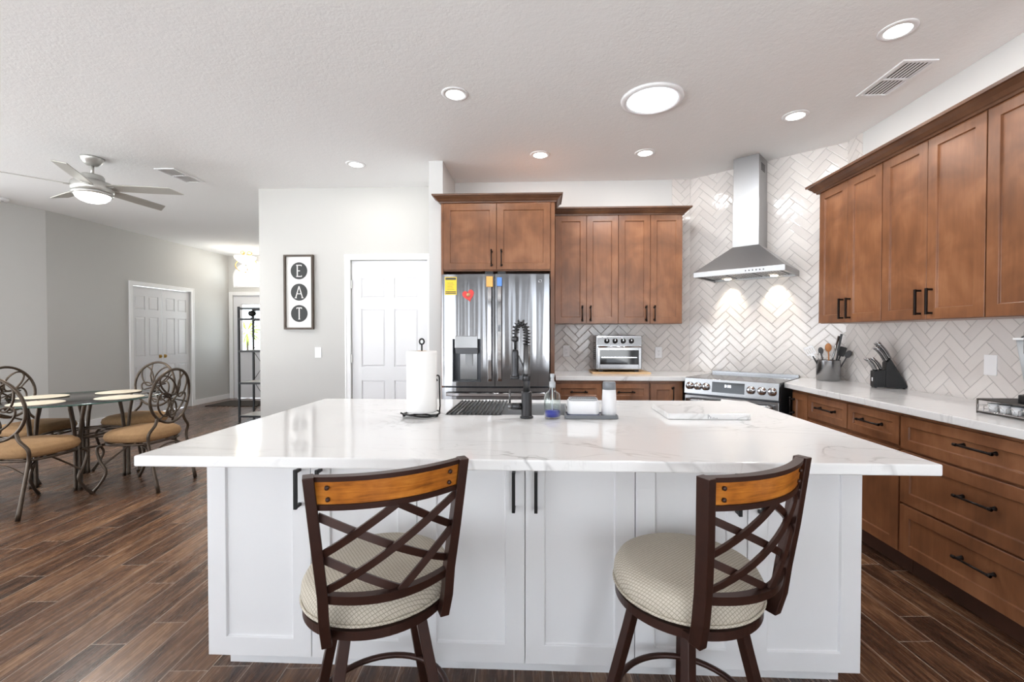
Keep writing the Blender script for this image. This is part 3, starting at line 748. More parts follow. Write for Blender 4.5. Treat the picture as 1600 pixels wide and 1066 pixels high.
# energy label: its own print
el = MB().box(-0.052, 0.052, -0.002, 0, 0, 0.155).build('energy_label', M['yellow']); el.location = (-0.785, 3.888, 1.665)
tag(el, 'yellow energy label with dark printed bands on the left fridge door', 'label')
pr = MB().box(-0.046, 0.046, -0.0026, -0.002, 0.13, 0.149).box(-0.046, 0.046, -0.0026, -0.002, 0.022, 0.030).box(-0.046, 0.046, -0.0026, -0.002, 0.008, 0.016)
for k in range(5): pr.box(-0.03, 0.03 - 0.008 * (k % 3), -0.0026, -0.002, 0.045 + 0.014 * k, 0.047 + 0.014 * k)
pr.build('print', M['ink'], el)
hp = []
for k in range(40):
    a = 2 * PI * k / 40
    hp.append((0.0032 * 16 * math.sin(a) ** 3, 0.0036 * (13 * math.cos(a) - 5 * math.cos(2 * a) - 2 * math.cos(3 * a) - math.cos(4 * a))))
hm = MB().prism(hp, -0.006, 0, 'y').build('heart_magnet', M['red'], bevel=0.002); hm.location = (-0.628, 3.879, 1.66); hm.rotation_euler = (0, R(-14), 0)
tag(hm, 'red heart magnet with a small figure on the left fridge door', 'magnet')
MB().lathe([(0.0, -0.012), (0.012, -0.010), (0.017, -0.004), (0.017, 0)], (0, -0.006, 0.004), 16, 'y').build('figure', M['tan'], hm)

# ------------------------------------------------------------------ range (local frame: x along the tiled corner wall, -y into the room)
def corner(s, D=0, z=0):
    p = C1 + U * s - NN * D; return (p.x, p.y, z)
rg = thing('range', 'stainless slide-in range with glass cooktop set across the corner', 'range', corner(0.632, 0), DA)
RW = 0.376
MB().box(-RW, RW, -0.66, -0.03, 0.02, 0.915).build('body', M['dark_steel'], rg)
MB().box(-RW - 0.002, RW + 0.002, -0.665, -0.05, 0.918, 0.938).build('cooktop', M['black_glass'], rg, bevel=0.003)
MB().box(-RW, RW, -0.05, -0.012, 0.918, 0.96).build('back_trim', M['steel'], rg, bevel=0.003)
MB().prism([(-0.70, 0.936), (-0.66, 0.94), (-0.66, 0.80), (-0.715, 0.80)], -RW, RW, 'x').build('control_panel', M['steel'], rg, bevel=0.003)
nrm = Vector((0, -0.136, 0.015)).normalized(); yk = lambda z: -0.715 + 0.015 * (z - 0.80) / 0.136
zc = 0.868
MB().add([(-0.135, yk(0.828) - 0.002, 0.828), (0.125, yk(0.828) - 0.002, 0.828), (0.125, yk(0.915) - 0.002, 0.915), (-0.135, yk(0.915) - 0.002, 0.915),
          (-0.135, yk(0.828) + 0.004, 0.828), (0.125, yk(0.828) + 0.004, 0.828), (0.125, yk(0.915) + 0.004, 0.915), (-0.135, yk(0.915) + 0.004, 0.915)],
         [(0, 1, 2, 3), (7, 6, 5, 4), (0, 4, 5, 1), (1, 5, 6, 2), (2, 6, 7, 3), (3, 7, 4, 0)]).build('display', M['black_glass'], rg)
SEG = {'0': 'abcdef', '1': 'bc', '2': 'abged', '3': 'abgcd', '8': 'abcdefg', '5': 'afgcd', '6': 'afgedc'}
dg = MB(); x = -0.030
for ch in '8:36':
    if ch == ':':
        for z in (0.880, 0.889): dg.box(x, x + 0.003, yk(z) - 0.0035, yk(z) - 0.0022, z, z + 0.003)
        x += 0.007; continue
    W_, H_ = 0.011, 0.020; zb = 0.875
    bx = {'a': (0, W_, H_ - .003, H_), 'd': (0, W_, 0, .003), 'g': (0, W_, H_ / 2 - .0015, H_ / 2 + .0015), 'b': (W_ - .003, W_, H_ / 2, H_), 'c': (W_ - .003, W_, 0, H_ / 2), 'f': (0, .003, H_ / 2, H_), 'e': (0, .003, 0, H_ / 2)}
    for q in SEG[ch]:
        a, b, c, d = bx[q]; dg.box(x + a, x + b, yk(zb + (c + d) / 2) - 0.0035, yk(zb + (c + d) / 2) - 0.0022, zb + c, zb + d)
    x += 0.016
dg.build('clock_digits', M['display'], rg)
for kx in (-0.325, -0.255, -0.185, 0.175, 0.255, 0.330):
    T = Matrix.Translation((kx, yk(zc), zc)) @ Matrix.Rotation(R(6.5), 4, 'X')
    kb = MB().lathe([(0.033, 0), (0.033, -0.006), (0.028, -0.008), (0.027, -0.03), (0.022, -0.034), (0, -0.034)], (0, 0, 0), 24, 'y', T).build('knob', M['chrome'], rg)
    MB().box(-0.003, 0.003, -0.0365, -0.034, -0.002, 0.024, T).build('knob_mark', M['ink'], kb)
MB().box(-RW, RW, -0.70, -0.66, 0.19, 0.785).build('oven_door', M['steel'], rg, bevel=0.004)
od = [o for o in rg.children if o.name.startswith('oven_door')][0]
MB().box(-0.28, 0.28, -0.703, -0.70, 0.30, 0.62).build('oven_window', M['black_glass'], od)
h = MB().tube([(-0.345 + 0.69 * i / 12, -0.745 - 0.008 * math.sin(PI * i / 12), 0.748) for i in range(13)], 0.0145, 12)
for s in (-1, 1): h.box(s * 0.335 - 0.013, s * 0.335 + 0.013, -0.748, -0.70, 0.736, 0.76)
h.build('handle', M['steel'], od)
MB().box(0.24, 0.345, -0.702, -0.70, 0.655, 0.715).build('rating_label', M['white_plastic'], od)
MB().box(-RW, RW, -0.70, -0.66, 0.04, 0.18).build('storage_drawer', M['steel'], rg, bevel=0.004)
# towel over the oven handle
tw = MB()
def towelp(u, v):
    x = -0.04 + 0.20 * u
    L = 0.62 * v
    z0 = 0.768; rr = 0.021
    if L < 0.28: return (x, -0.752 - rr - 0.003 * math.sin(9 * u), z0 - (0.28 - L))
    if L < 0.28 + PI * rr:
        a = (L - 0.28) / rr; return (x, -0.752 - rr * math.cos(a), z0 - 0.012 + rr * math.sin(a) + 0.0)
    return (x, -0.752 + rr, z0 - (L - 0.28 - PI * rr))
tp = tw.grid(towelp, 12, 60).build('kitchen_towel', M['towel'], None, solid=0.004)
tp.location = corner(0.632, 0); tp.rotation_euler = (0, 0, DA)
tag(tp, 'white kitchen towel hanging over the oven door handle', 'towel')

# hood
hd = thing('range_hood', 'stainless chimney range hood on the tiled corner wall', 'hood', corner(0.622, 0.002), DA)
HWD = 0.375; HDP = 0.50
rim = MB().box(-HWD, HWD, -HDP, -HDP + 0.02, 1.842, 1.888).box(-HWD, -HWD + 0.02, -HDP + 0.02, 0, 1.842, 1.888).box(HWD - 0.02, HWD, -HDP + 0.02, 0, 1.842, 1.888).box(-HWD + 0.02, HWD - 0.02, -0.02, 0, 1.842, 1.888)
rim.build('rim', M['hood'], hd, bevel=0.0015)
cw = 0.112
bot = [(-HWD, -HDP), (HWD, -HDP), (HWD, 0), (-HWD, 0)]; topc = [(-cw, -0.26), (cw, -0.26), (cw, 0), (-cw, 0)]
MB().add([(x, y, 1.888) for x, y in bot] + [(x, y, 2.12) for x, y in topc], [(0, 1, 5, 4), (1, 2, 6, 5), (2, 3, 7, 6), (3, 0, 4, 7), (4, 5, 6, 7), (3, 2, 1, 0)]).build('canopy', M['hood'], hd, bevel=0.002)
MB().box(-cw, cw, -0.26, 0, 2.12, 2.54).build('lower_chimney', M['hood'], hd, bevel=0.0015)
uc = MB().box(-cw + 0.004, cw - 0.004, -0.256, 0, 2.54, CEIL - 0.003).build('upper_chimney', M['hood'], hd, bevel=0.0015)
sl = MB()
for k in range(6): sl.box(cw - 0.004, cw - 0.0025, -0.19, -0.08, 2.80 + 0.012 * k, 2.806 + 0.012 * k)
sl.build('vent_slots', M['blackp'], uc)
ft = MB()
for k in range(3):
    x0 = -0.33 + 0.22 * k
    ft.box(x0 + 0.004, x0 + 0.216, -0.44, -0.06, 1.856, 1.864)
    for q in range(9): ft.box(x0 + 0.014 + 0.022 * q, x0 + 0.026 + 0.022 * q, -0.43, -0.07, 1.849, 1.856)
ft.build('baffle_filter', M['steel'], hd)
bt = MB()
for k in range(6): bt.lathe([(0.0055, 0), (0.0055, -0.003), (0, -0.003)], (0.075 + 0.028 * k, -HDP, 1.865), 12, 'y')
bt.build('buttons', M['ink'], hd)
for sx in (-0.2, 0.2):
    MB().lathe([(0.0, 1.843), (0.028, 1.843), (0.032, 1.847), (0.032, 1.856)], (sx, -0.11, 0), 18).build('lamp_lens', M['bulb_warm'], hd)
    lamp('hood_lamp', 'SPOT', (sx, -0.10, 1.838), 11.0, hd, 0.02, (1, 0.86, 0.68), (R(22), 0, 0), spot_size=R(75), spot_blend=0.7)

# ------------------------------------------------------------------ ceiling fittings
DLS = [(-0.575, 3.005, 'nearest the camera on the left, above the island'), (-0.007, 4.044, 'in front of the fridge, left of the skylight'), (0.924, 4.039, 'beyond the round skylight, left of the hood'),
       (1.873, 3.401, 'right of the round skylight, nearest the right wall cabinets'), (1.887, 2.472, 'at the top right, beside the ceiling vent'), (-1.752, 4.201, 'above the wall with the pantry door')]
dl0 = None
for i, (x, y, wh) in enumerate(DLS):
    lb = 'small white recessed ceiling light ' + wh
    if dl0 is None:
        dl0 = thing('recessed_light', lb, 'ceiling light', (x, y, CEIL), 0, 'recessed ceiling lights')
        MB().lathe([(0.062, -0.001), (0.062, -0.006), (0.088, -0.004), (0.091, 0.0)], (0, 0, 0), 32).build('trim_ring', M['white_plastic'], dl0)
        MB().lathe([(0.0, -0.004), (0.062, -0.004), (0.062, 0)], (0, 0, 0), 28).build('lens', M['bulb'], dl0)
        lamp('bulb', 'AREA', (0, 0, -0.008), DL, dl0, 0.11, (1, 0.97, 0.93))
    else: dup(dl0, (x, y, CEIL), 0, lb)
sk2 = thing('tube_skylight', 'large round white tubular skylight in the kitchen ceiling', 'skylight', (0.761, 3.123, CEIL))
MB().lathe([(0.168, -0.001), (0.168, -0.012), (0.185, -0.016), (0.205, -0.012), (0.212, 0.0)], (0, 0, 0), 48).build('trim_ring', M['white_plastic'], sk2)
MB().lathe([(0.0, -0.016), (0.10, -0.014), (0.168, -0.008), (0.168, 0)], (0, 0, 0), 40).build('diffuser', M['skylens'], sk2)
lamp('daylight', 'AREA', (0, 0, -0.02), 20, sk2, 0.30, (0.93, 0.97, 1.0))
def vent(x, y, rz, lb, W_, D_):
    v = thing('ceiling_vent', lb, 'vent', (x, y, CEIL), rz, 'ceiling vents')
    a, b = W_ / 2, D_ / 2
    MB().box(-a - 0.02, a + 0.02, -b - 0.02, -b, -0.008, 0).box(-a - 0.02, a + 0.02, b, b + 0.02, -0.008, 0).box(-a - 0.02, -a, -b, b, -0.008, 0).box(a, a + 0.02, -b, b, -0.008, 0).box(-0.008, 0.008, -b, b, -0.008, 0).build('frame', M['white_plastic'], v)
    MB().box(-a, a, -b, b, -0.001, 0).build('opening', M['vent_dark'], v)
    q = MB(); n = 7
    for k in range(n):
        y0 = -b + (k + 0.5) * D_ / n
        q.add([(-a, y0 - 0.004, -0.0025), (a, y0 - 0.004, -0.0025), (a, y0 + 0.004, -0.006), (-a, y0 + 0.004, -0.006), (-a, y0 - 0.0035, -0.0015), (a, y0 - 0.0035, -0.0015), (a, y0 + 0.0045, -0.005), (-a, y0 + 0.0045, -0.005)],
              [(3, 2, 1, 0), (4, 5, 6, 7), (0, 1, 5, 4), (2, 3, 7, 6), (1, 2, 6, 5), (3, 0, 4, 7)])
    q.build('slats', M['white_plastic'], v)
vent(2.225, 2.936, -PI / 2, 'white slatted ceiling vent above the right wall cabinets', 0.36, 0.16)
vent(-3.649, 4.42, PI / 2, 'slatted ceiling vent between the fan and the hall', 0.36, 0.16)

# ceiling fan
fn = thing('ceiling_fan', 'silver five blade ceiling fan with a bowl light over the dining area', 'fan', (-4.09, 3.95, CEIL))
MB().lathe([(0.085, 0), (0.085, -0.012), (0.076, -0.030), (0.060, -0.055), (0.040, -0.070), (0.015, -0.074)], (0, 0, 0), 32).build('canopy', M['nickel'], fn)
MB().cyl((0, 0, -0.07), (0, 0, -0.16), 0.014, n=16).lathe([(0.022, -0.145), (0.03, -0.155), (0.03, -0.165)], (0, 0, 0), 20).build('downrod', M['nickel'], fn)
mt = MB().lathe([(0.03, -0.155), (0.075, -0.158), (0.085, -0.175), (0.087, -0.205), (0.10, -0.212), (0.135, -0.225), (0.150, -0.245), (0.152, -0.285), (0.146, -0.31), (0.138, -0.315)], (0, 0, 0), 40).build('motor_housing', M['nickel'], fn)
MB().lathe([(0.0905, -0.209), (0.096, -0.2095), (0.1055, -0.2155), (0.10, -0.216)], (0, 0, 0), 32).build('vent_band', M['ink'], mt)
MB().lathe([(0.138, -0.313), (0.146, -0.316), (0.146, -0.338), (0.128, -0.342)], (0, 0, 0), 36).build('light_ring', M['nickel'], fn)
MB().lathe([(0.128, -0.340), (0.118, -0.365), (0.09, -0.390), (0.05, -0.405), (0, -0.410)], (0, 0, 0), 36).build('bowl_light', M['bulb'], fn)
for k in range(5):
    a = R(12 + 72 * k)
    T = Matrix.Rotation(a, 4, 'Z') @ Matrix.Translation((0, 0, -0.268)) @ Matrix.Rotation(R(-13), 4, 'X')
    q = MB()
    out = [(0.12, -0.045), (0.20, -0.058), (0.45, -0.062), (0.66, -0.058), (0.72, 0.058), (0.45, 0.062), (0.20, 0.055), (0.12, 0.045)]
    q.prism(out, -0.004, 0.004, 'z', T)
    bl = q.build('blade', M['blade'], fn, bevel=0.002)
    MB().box(0.10, 0.19, -0.03, 0.03, -0.010, -0.0045, T).build('blade_bracket', M['nickel'], bl, bevel=0.002)
lamp('fan_lamp', 'AREA', (0, 0, -0.415), 26, fn, 0.20, (1, 0.97, 0.93))
# smoke alarm
sa = thing('smoke_alarm', 'white smoke alarm at the top of the wall, left edge of the picture', 'smoke alarm', (-6.38, 5.06, CEIL))
MB().lathe([(0.075, 0), (0.075, -0.015), (0.068, -0.03), (0.04, -0.036), (0, -0.036)], (0, 0, 0), 28).build('body', M['white_plastic'], sa)
MB().lathe([(0.012, -0.036), (0.012, -0.039), (0, -0.039)], (0.03, 0, 0), 12).build('test_button', M['light_plastic'], sa)
# foyer light
fl = thing('foyer_light', 'bowl ceiling light with scrolled metal arms at the end of the hall', 'ceiling light', (-5.60, 8.30, CEIL))
MB().lathe([(0.065, 0), (0.06, -0.015), (0.02, -0.03)], (0, 0, 0), 24).cyl((0, 0, -0.02), (0, 0, -0.14), 0.008).build('canopy', M['nickel'], fl)
sc = MB()
for k in range(3):
    a = 2 * PI * k / 3 + 0.4
    pts = []
    for i in range(28):
        t = i / 27
        r_ = 0.03 + 0.165 * math.sin(PI * t * 0.92); z = -0.08 - 0.35 * t
        ww = a + 1.1 * t
        pts.append((r_ * math.cos(ww), r_ * math.sin(ww), z))
    sc.tube(pts, 0.007, 8)
    sc.tube([((0.03 + 0.04 * (1 - math.cos(q / 10 * 1.7 * PI)) ) * math.cos(a), (0.03 + 0.04 * (1 - math.cos(q / 10 * 1.7 * PI))) * math.sin(a), -0.07 + 0.03 * math.sin(q / 10 * 1.7 * PI)) for q in range(11)], 0.006, 8)
sc.lathe([(0.0, -0.44), (0.02, -0.435), (0.02, -0.42), (0.0, -0.41)], (0, 0, 0), 12)
sc.build('scroll_arms', M['brass'], fl)
MB().lathe([(0.185, -0.14), (0.175, -0.175), (0.12, -0.23), (0.05, -0.27), (0, -0.28)], (0, 0, 0), 32).build('bowl', M['bulb_warm'], fl)
lamp('hall_lamp', 'POINT', (0, 0, -0.36), 15, fl, 0.08, (1, 0.95, 0.88))

# ------------------------------------------------------------------ wall things
sg = thing('wall_sign', 'wood framed sign with the word EAT in three dark circles', 'sign', (-2.664, 4.86, 1.785))
MB().box(-0.148, 0.148, -0.012, -0.002, -0.395, 0.395).build('board', M['signw'], sg)
MB().box(-0.165, -0.145, -0.035, -0.001, -0.41, 0.41).box(0.145, 0.165, -0.035, -0.001, -0.41, 0.41).box(-0.145, 0.145, -0.035, -0.001, -0.41, -0.39).box(-0.145, 0.145, -0.035, -0.001, 0.39, 0.41).build('frame', M['frame'], sg, bevel=0.002)
for ch, z in (('E', 0.235), ('A', 0.0), ('T', -0.235)):
    dk = MB().lathe([(0.0, -0.0135), (0.094, -0.0135), (0.094, -0.012)], (0, 0, z), 40, 'y', sm=False).build('disc', M['signb'], sg)
    l = MB(); y0, y1 = -0.0155, -0.0135
    def st(x0, z0, x1, z1, w_=0.0045):
        d = Vector((x1 - x0, z1 - z0)); d.normalize(); n_ = Vector((-d.y, d.x)) * w_
        l.prism([(x0 - n_.x, z + z0 - n_.y), (x1 - n_.x, z + z1 - n_.y), (x1 + n_.x, z + z1 + n_.y), (x0 + n_.x, z + z0 + n_.y)], y0, y1, 'y')
    if ch == 'E':
        st(-0.018, -0.062, -0.018, 0.062, 0.006); st(-0.030, 0.062, 0.028, 0.062); st(-0.030, -0.062, 0.030, -0.062); st(-0.018, 0, 0.012, 0); st(0.028, 0.05, 0.028, 0.066, 0.003); st(0.030, -0.066, 0.030, -0.05, 0.003)
    elif ch == 'A':
        st(-0.038, -0.062, 0, 0.066, 0.005); st(0.038, -0.062, 0, 0.066, 0.005); st(-0.026, -0.018, 0.026, -0.018, 0.004); st(-0.050, -0.062, -0.026, -0.062, 0.004); st(0.026, -0.062, 0.050, -0.062, 0.004)
    else:
        st(0, -0.062, 0, 0.062, 0.006); st(-0.028, 0.062, 0.028, 0.062, 0.005); st(-0.028, 0.050, -0.028, 0.064, 0.003); st(0.028, 0.050, 0.028, 0.064, 0.003); st(-0.010, -0.062, 0.010, -0.062, 0.004)
    l.build('letter', M['signw'], dk)
def plate(name, lb, loc, rz, kind):
    p = thing(name, lb, 'switch' if kind == 'switch' else 'outlet', loc, rz)
    MB().box(-0.036, 0.036, -0.006, 0, -0.058, 0.058).build('cover_plate', M['white_plastic'], p, bevel=0.002)
    if kind == 'switch': MB().box(-0.017, 0.017, -0.010, -0.006, -0.034, 0.034).build('rocker', M['white_plastic'], p, bevel=0.002)
    elif kind == 'outlet':
        r = MB().box(-0.017, 0.017, -0.008, -0.006, -0.034, 0.034).build('socket', M['white_plastic'], p, bevel=0.001)
        q = MB()
        for z in (-0.018, 0.016):
            for x in (-0.006, 0.006): q.box(x - 0.001, x + 0.001, -0.0085, -0.008, z - 0.004, z + 0.005)
            q.box(-0.002, 0.002, -0.0085, -0.008, z - 0.012, z - 0.008)
        q.build('slots', M['ink'], r)
    return p
plate('light_switch', 'white light switch on the grey wall under the EAT sign', (-2.459, 4.859, 1.12), 0, 'switch')
plate('wall_outlet', 'white outlet on the tiled wall right of the toaster oven', (1.232, 4.7415, 1.13), 0, 'outlet')
plate('wall_outlet', 'white outlet on the tiled wall between fridge and toaster oven', (0.27, 4.7415, 1.145), 0, 'outlet')
plate('blank_plate', 'white blank plate on the tiled right wall beside the coffee maker', (2.5615, 2.653, 1.145), -PI / 2, 'blank')

# door mat and shelf by the front door
tag(MB().box(-6.15, -5.2, 7.95, 8.62, 0, 0.012).build('door_mat', M['mat'], bevel=0.003), 'dark doormat on the hall floor by the front door', 'doormat')
et = thing('etagere_shelf', 'tall black metal shelf unit with crossed wire sides in the hall', 'shelf', (-4.53, 6.55, 0))
SW, SD, SH = 0.62, 0.34, 1.735
for x in (0, SW):
    for y in (0, SD): MB().box(x - 0.012, x + 0.012, y - 0.012, y + 0.012, 0, SH).build('post', M['black'], et)
for z in (0.10, 0.60, 1.08, 1.56, 1.72):
    s_ = MB().box(0.012, SW - 0.012, -0.012, SD + 0.012, z - 0.012, z).build('shelf', M['bow'], et)
    MB().box(0.012, SW - 0.012, -0.014, -0.012, z - 0.03, z).build('shelf_rail', M['black'], s_)
    MB().box(0.012, SW - 0.012, SD + 0.012, SD + 0.014, z - 0.03, z).build('shelf_rail', M['black'], s_)
br = MB()
for za, zb in ((0.10, 0.58), (0.60, 1.05), (1.08, 1.53), (1.56, 1.70)):
    for xa, xb in ((0, 0.31), (0.31, 0.62)):
        br.cyl((xa, SD + 0.004, za), (xb, SD + 0.004, zb), 0.004, n=6).cyl((xb, SD + 0.004, za), (xa, SD + 0.004, zb), 0.004, n=6)
br.build('cross_wire', M['black'], et)
og = thing('small_round_ornament', 'small dark round ornament on top shelf of the black hall unit', 'ornament', (-4.42, 6.70, 1.56))
MB().lathe([(0.025, 0), (0.03, 0.006), (0.008, 0.02), (0.008, 0.035)], (0, 0, 0), 16).build('foot', M['black'], og)
MB().lathe([(0.012, 0.034), (0.045, 0.05), (0.055, 0.08), (0.045, 0.11), (0, 0.125)], (0, 0, 0), 20).build('ball', M['black'], og)

# ------------------------------------------------------------------ on the island
ZT = 0.936
ph = thing('paper_towel_holder', 'black wire paper towel holder on the island, left of the sink', 'paper towel holder', (-0.559, 2.085, ZT))
q = MB()
ring = [(0.082 * math.cos(2 * PI * k / 32), 0.082 * math.sin(2 * PI * k / 32), 0.012 + 0.004 * math.sin(4 * PI * k / 32)) for k in range(32)]
q.tube(ring, 0.004, 8, closed=True)
for a in (R(200), R(340), R(90)): q.tube([(0, 0, 0.010), (0.05 * math.cos(a), 0.05 * math.sin(a), 0.006), (0.082 * math.cos(a), 0.082 * math.sin(a), 0.010), (0.098 * math.cos(a), 0.098 * math.sin(a), 0.020)], 0.004, 8)
for a in (R(200), R(340), R(90)): q.lathe([(0, 0), (0.007, 0.002), (0.007, 0.009), (0, 0.011)], (0.082 * math.cos(a), 0.082 * math.sin(a), 0), 10)
q.build('base', M['black'], ph)
MB().tube([(0, 0, 0.01), (0, 0, 0.325)] + [(0.011 * math.sin(t) , 0, 0.338 - 0.013 * math.cos(t) + 0.012) for t in [PI * k / 6 * 1.0 for k in range(0, 13)]], 0.004, 8).build('centre_post', M['black'], ph)
MB().tube([(0.082, 0.0, 0.012), (0.086, 0, 0.05), (0.084, 0, 0.12), (0.083, 0, 0.18)] + [(0.083 - 0.009 + 0.009 * math.cos(t), 0, 0.18 + 0.012 * math.sin(t)) for t in [PI * k / 6 for k in range(1, 7)]] + [(0.0655 + 0.0085, 0, 0.165)], 0.0035, 8).build('tension_arm', M['black'], ph)
pt = thing('paper_towel_roll', 'white paper towel roll standing on a black wire holder', 'paper towel', (-0.559, 2.085, ZT + 0.021))
MB().lathe([(0.0215, 0.0), (0.069, 0.0), (0.0705, 0.01), (0.0705, 0.275), (0.069, 0.285), (0.0215, 0.285), (0.0215, 0.0)], (0, 0, 0), 48).build('paper', M['paper'], pt)
MB().tube([(0.0705 * math.cos(t), 0.0705 * math.sin(t), 0.0) for t in (R(-60), R(-58))], 0.0001, 3).v
MB().lathe([(0.0195, 0.0), (0.0215, 0.0), (0.0215, 0.286), (0.0195, 0.286), (0.0195, 0.0)], (0, 0, 0), 24).build('cardboard_core', M['board'], pt)

# roll-up rack over the left of the sink: rods, each a part
rk = thing('drying_rack', 'dark roll-up drying rack of thin rods lying over the left side of the sink', 'dish rack', (-0.455, 2.12, ZT))
for k in range(14): MB().cyl((0.008 + 0.0195 * k, 0, 0.0055), (0.008 + 0.0195 * k, 0.42, 0.0055), 0.0045, n=8).build('rod', M['blackp'], rk)
for y in (0.004, 0.416): MB().box(0.0, 0.27, y - 0.006, y + 0.006, 0.0, 0.0015).build('end_strip', M['blackp'], rk)

# faucet
fa = thing('kitchen_faucet', 'dark gunmetal pull-down faucet with a spring neck on the island', 'faucet', (-0.065, 2.06, ZT))
MB().lathe([(0.031, 0), (0.031, 0.006), (0.026, 0.009), (0.0245, 0.011), (0.0245, 0.118), (0.0225, 0.121), (0, 0.121)], (0, 0, 0), 28).build('body', M['gunmetal'], fa)
MB().cyl((0, 0, 0.12), (0, 0, 0.336), 0.0158, n=24).build('riser', M['gunlight'], fa)
arc = [(0, 0, 0.336), (0, 0, 0.385)]
for k in range(1, 12):
    t = PI * k / 12; arc.append((-0.026 + 0.026 * math.cos(t), 0.002 * k * 0.3, 0.392 + 0.045 * math.sin(t)))
arc += [(-0.052, 0.008, 0.385), (-0.054, 0.008, 0.355), (-0.053, 0.008, 0.312)]
MB().tube(arc, 0.0065, 10).build('hose', M['blackp'], fa)
# spring round the upper hose
def resample(P, n):
    P = [Vector(p) for p in P]; L = [0]
    for a, b in zip(P, P[1:]): L.append(L[-1] + (b - a).length)
    out = []
    for i in range(n):
        d = L[-1] * i / (n - 1); j = 0
        while j < len(L) - 2 and L[j + 1] < d: j += 1
        t = (d - L[j]) / max(L[j + 1] - L[j], 1e-9); out.append(P[j].lerp(P[j + 1], min(t, 1)))
    return out
def coil(path, r, turns, wire, n=14):
    P = resample(path, int(turns * n)); pts = []
    for i, p in enumerate(P):
        d = (P[min(i + 1, len(P) - 1)] - P[max(i - 1, 0)]).normalized()
        x = Vector((0, 1, 0)); y = d.cross(x).normalized(); x = y.cross(d)
        a = 2 * PI * i / n
        pts.append(p + (x * math.cos(a) + y * math.sin(a)) * r)
    return MB().tube(pts, wire, 6)
coil(arc[:-2], 0.0155, 13, 0.0028).build('spring', M['gunmetal'], fa)
MB().lathe([(0.0145, 0), (0.017, -0.008), (0.017, -0.02), (0.010, -0.026)], (-0.054, 0.008, 0.375), 18).build('spring_collar', M['gunmetal'], fa)
sp = MB().lathe([(0.010, 0.315), (0.015, 0.308), (0.0165, 0.30), (0.0165, 0.205), (0.019, 0.198), (0.019, 0.188), (0.015, 0.184), (0, 0.184)], (-0.053, 0.008, 0), 24).build('spray_head', M['gunmetal'], fa)
MB().box(-0.050, -0.044, -0.012, -0.007, 0.235, 0.275).build('spray_button', M['blackp'], sp)
MB().lathe([(0.0165, 0.17), (0.0195, 0.17), (0.0195, 0.20), (0.0165, 0.20), (0.0165, 0.17)], (0, 0, 0), 20).box(-0.034, -0.016, -0.006, 0.006, 0.176, 0.194).lathe([(0.0195, 0.178), (0.0235, 0.178), (0.0235, 0.192), (0.0195, 0.192), (0.0195, 0.178)], (-0.053, 0.008, 0), 20).build('holder_arm', M['gunmetal'], fa)
MB().cyl((-0.045, 0.004, 0.30), (-0.014, 0.0, 0.235), 0.0035, n=8).build('stay_rod', M['gunlight'], fa)
MB().cyl((-0.024, 0, 0.052), (-0.065, 0, 0.052), 0.0165, n=24).build('handle_hub', M['gunmetal'], fa)
hh = MB().cyl((-0.0655, 0, 0.052), (-0.086, 0, 0.052), 0.0165, n=24).build('lever_cap', M['gunlight'], fa)
MB().cyl((-0.078, 0, 0.066), (-0.078, -0.004, 0.128), 0.0048, 0.0042, 12).build('lever', M['gunlight'], hh)

# soap bottle
sb = thing('soap_bottle', 'clear glass soap bottle with a little blue liquid, right of the faucet', 'soap bottle', (0.053, 2.055, ZT))
MB().lathe([(0.0, 0.0), (0.036, 0.0), (0.0385, 0.004), (0.0385, 0.092), (0.034, 0.112), (0.018, 0.126), (0.013, 0.132), (0.0125, 0.150), (0.0105, 0.150), (0.011, 0.132), (0.016, 0.124), (0.032, 0.110), (0.0362, 0.091), (0.0362, 0.008), (0.0, 0.006)], (0, 0, 0), 36).build('glass_body', M['pane'], sb)
MB().lathe([(0.0, 0.0085), (0.0355, 0.0088), (0.0355, 0.036), (0.0, 0.036)], (0, 0, 0), 32).build('soap_liquid', plain('blue_soap', (38, 52, 178), 0.1), sb)
MB().lathe([(0.014, 0.140), (0.0145, 0.142), (0.0145, 0.166), (0.009, 0.168), (0.008, 0.185), (0.0105, 0.187), (0.0105, 0.203), (0, 0.204)], (0, 0, 0), 20).build('pump', M['light_plastic'], sb)
MB().cyl((0, 0, 0.03), (0, 0, 0.14), 0.0025, n=8).build('dip_tube', M['white_plastic'], sb)
# tray and what stands on it
def rrect(x0, x1, y0, y1, r, n=6):
    out = []
    for cx, cy, a0 in ((x1 - r, y1 - r, 0), (x0 + r, y1 - r, 90), (x0 + r, y0 + r, 180), (x1 - r, y0 + r, 270)):
        for k in range(n + 1):
            a = R(a0 + 90 * k / n); out.append((cx + r * math.cos(a), cy + r * math.sin(a)))
    return out
ty = thing('soap_tray', 'flat grey plastic tray under the sponge holder on the island', 'tray', (0.11, 2.035, ZT))
MB().prism(rrect(0, 0.243, 0, 0.105, 0.012), 0, 0.010, 'z', sm=True).build('base', M['grey_plastic'], ty, bevel=0.002)
MB().tube([(x, y, 0.0125) for x, y in rrect(0.004, 0.239, 0.004, 0.101, 0.012)], 0.0035, 8, closed=True).build('rim', M['grey_plastic'], ty)
sh = thing('soap_dispensing_sponge_holder', 'white sponge holder box with ribbed grey top on the grey tray', 'sponge holder', (0.196, 2.092, ZT + 0.0102))
MB().prism(rrect(-0.072, 0.072, -0.045, 0.045, 0.022), 0.006, 0.070, 'z', sm=True).build('box', M['white_plastic'], sh, bevel=0.006, seg=3)
MB().prism(rrect(-0.074, 0.074, -0.047, 0.047, 0.022), 0.0, 0.008, 'z', sm=True).build('foot', plain('slate_blue_plastic', (84, 90, 116), 0.45), sh, bevel=0.002)
tp_ = MB().prism(rrect(-0.066, 0.066, -0.039, 0.039, 0.018), 0.070, 0.078, 'z', sm=True).build('grip_top', M['light_plastic'], sh, bevel=0.002)
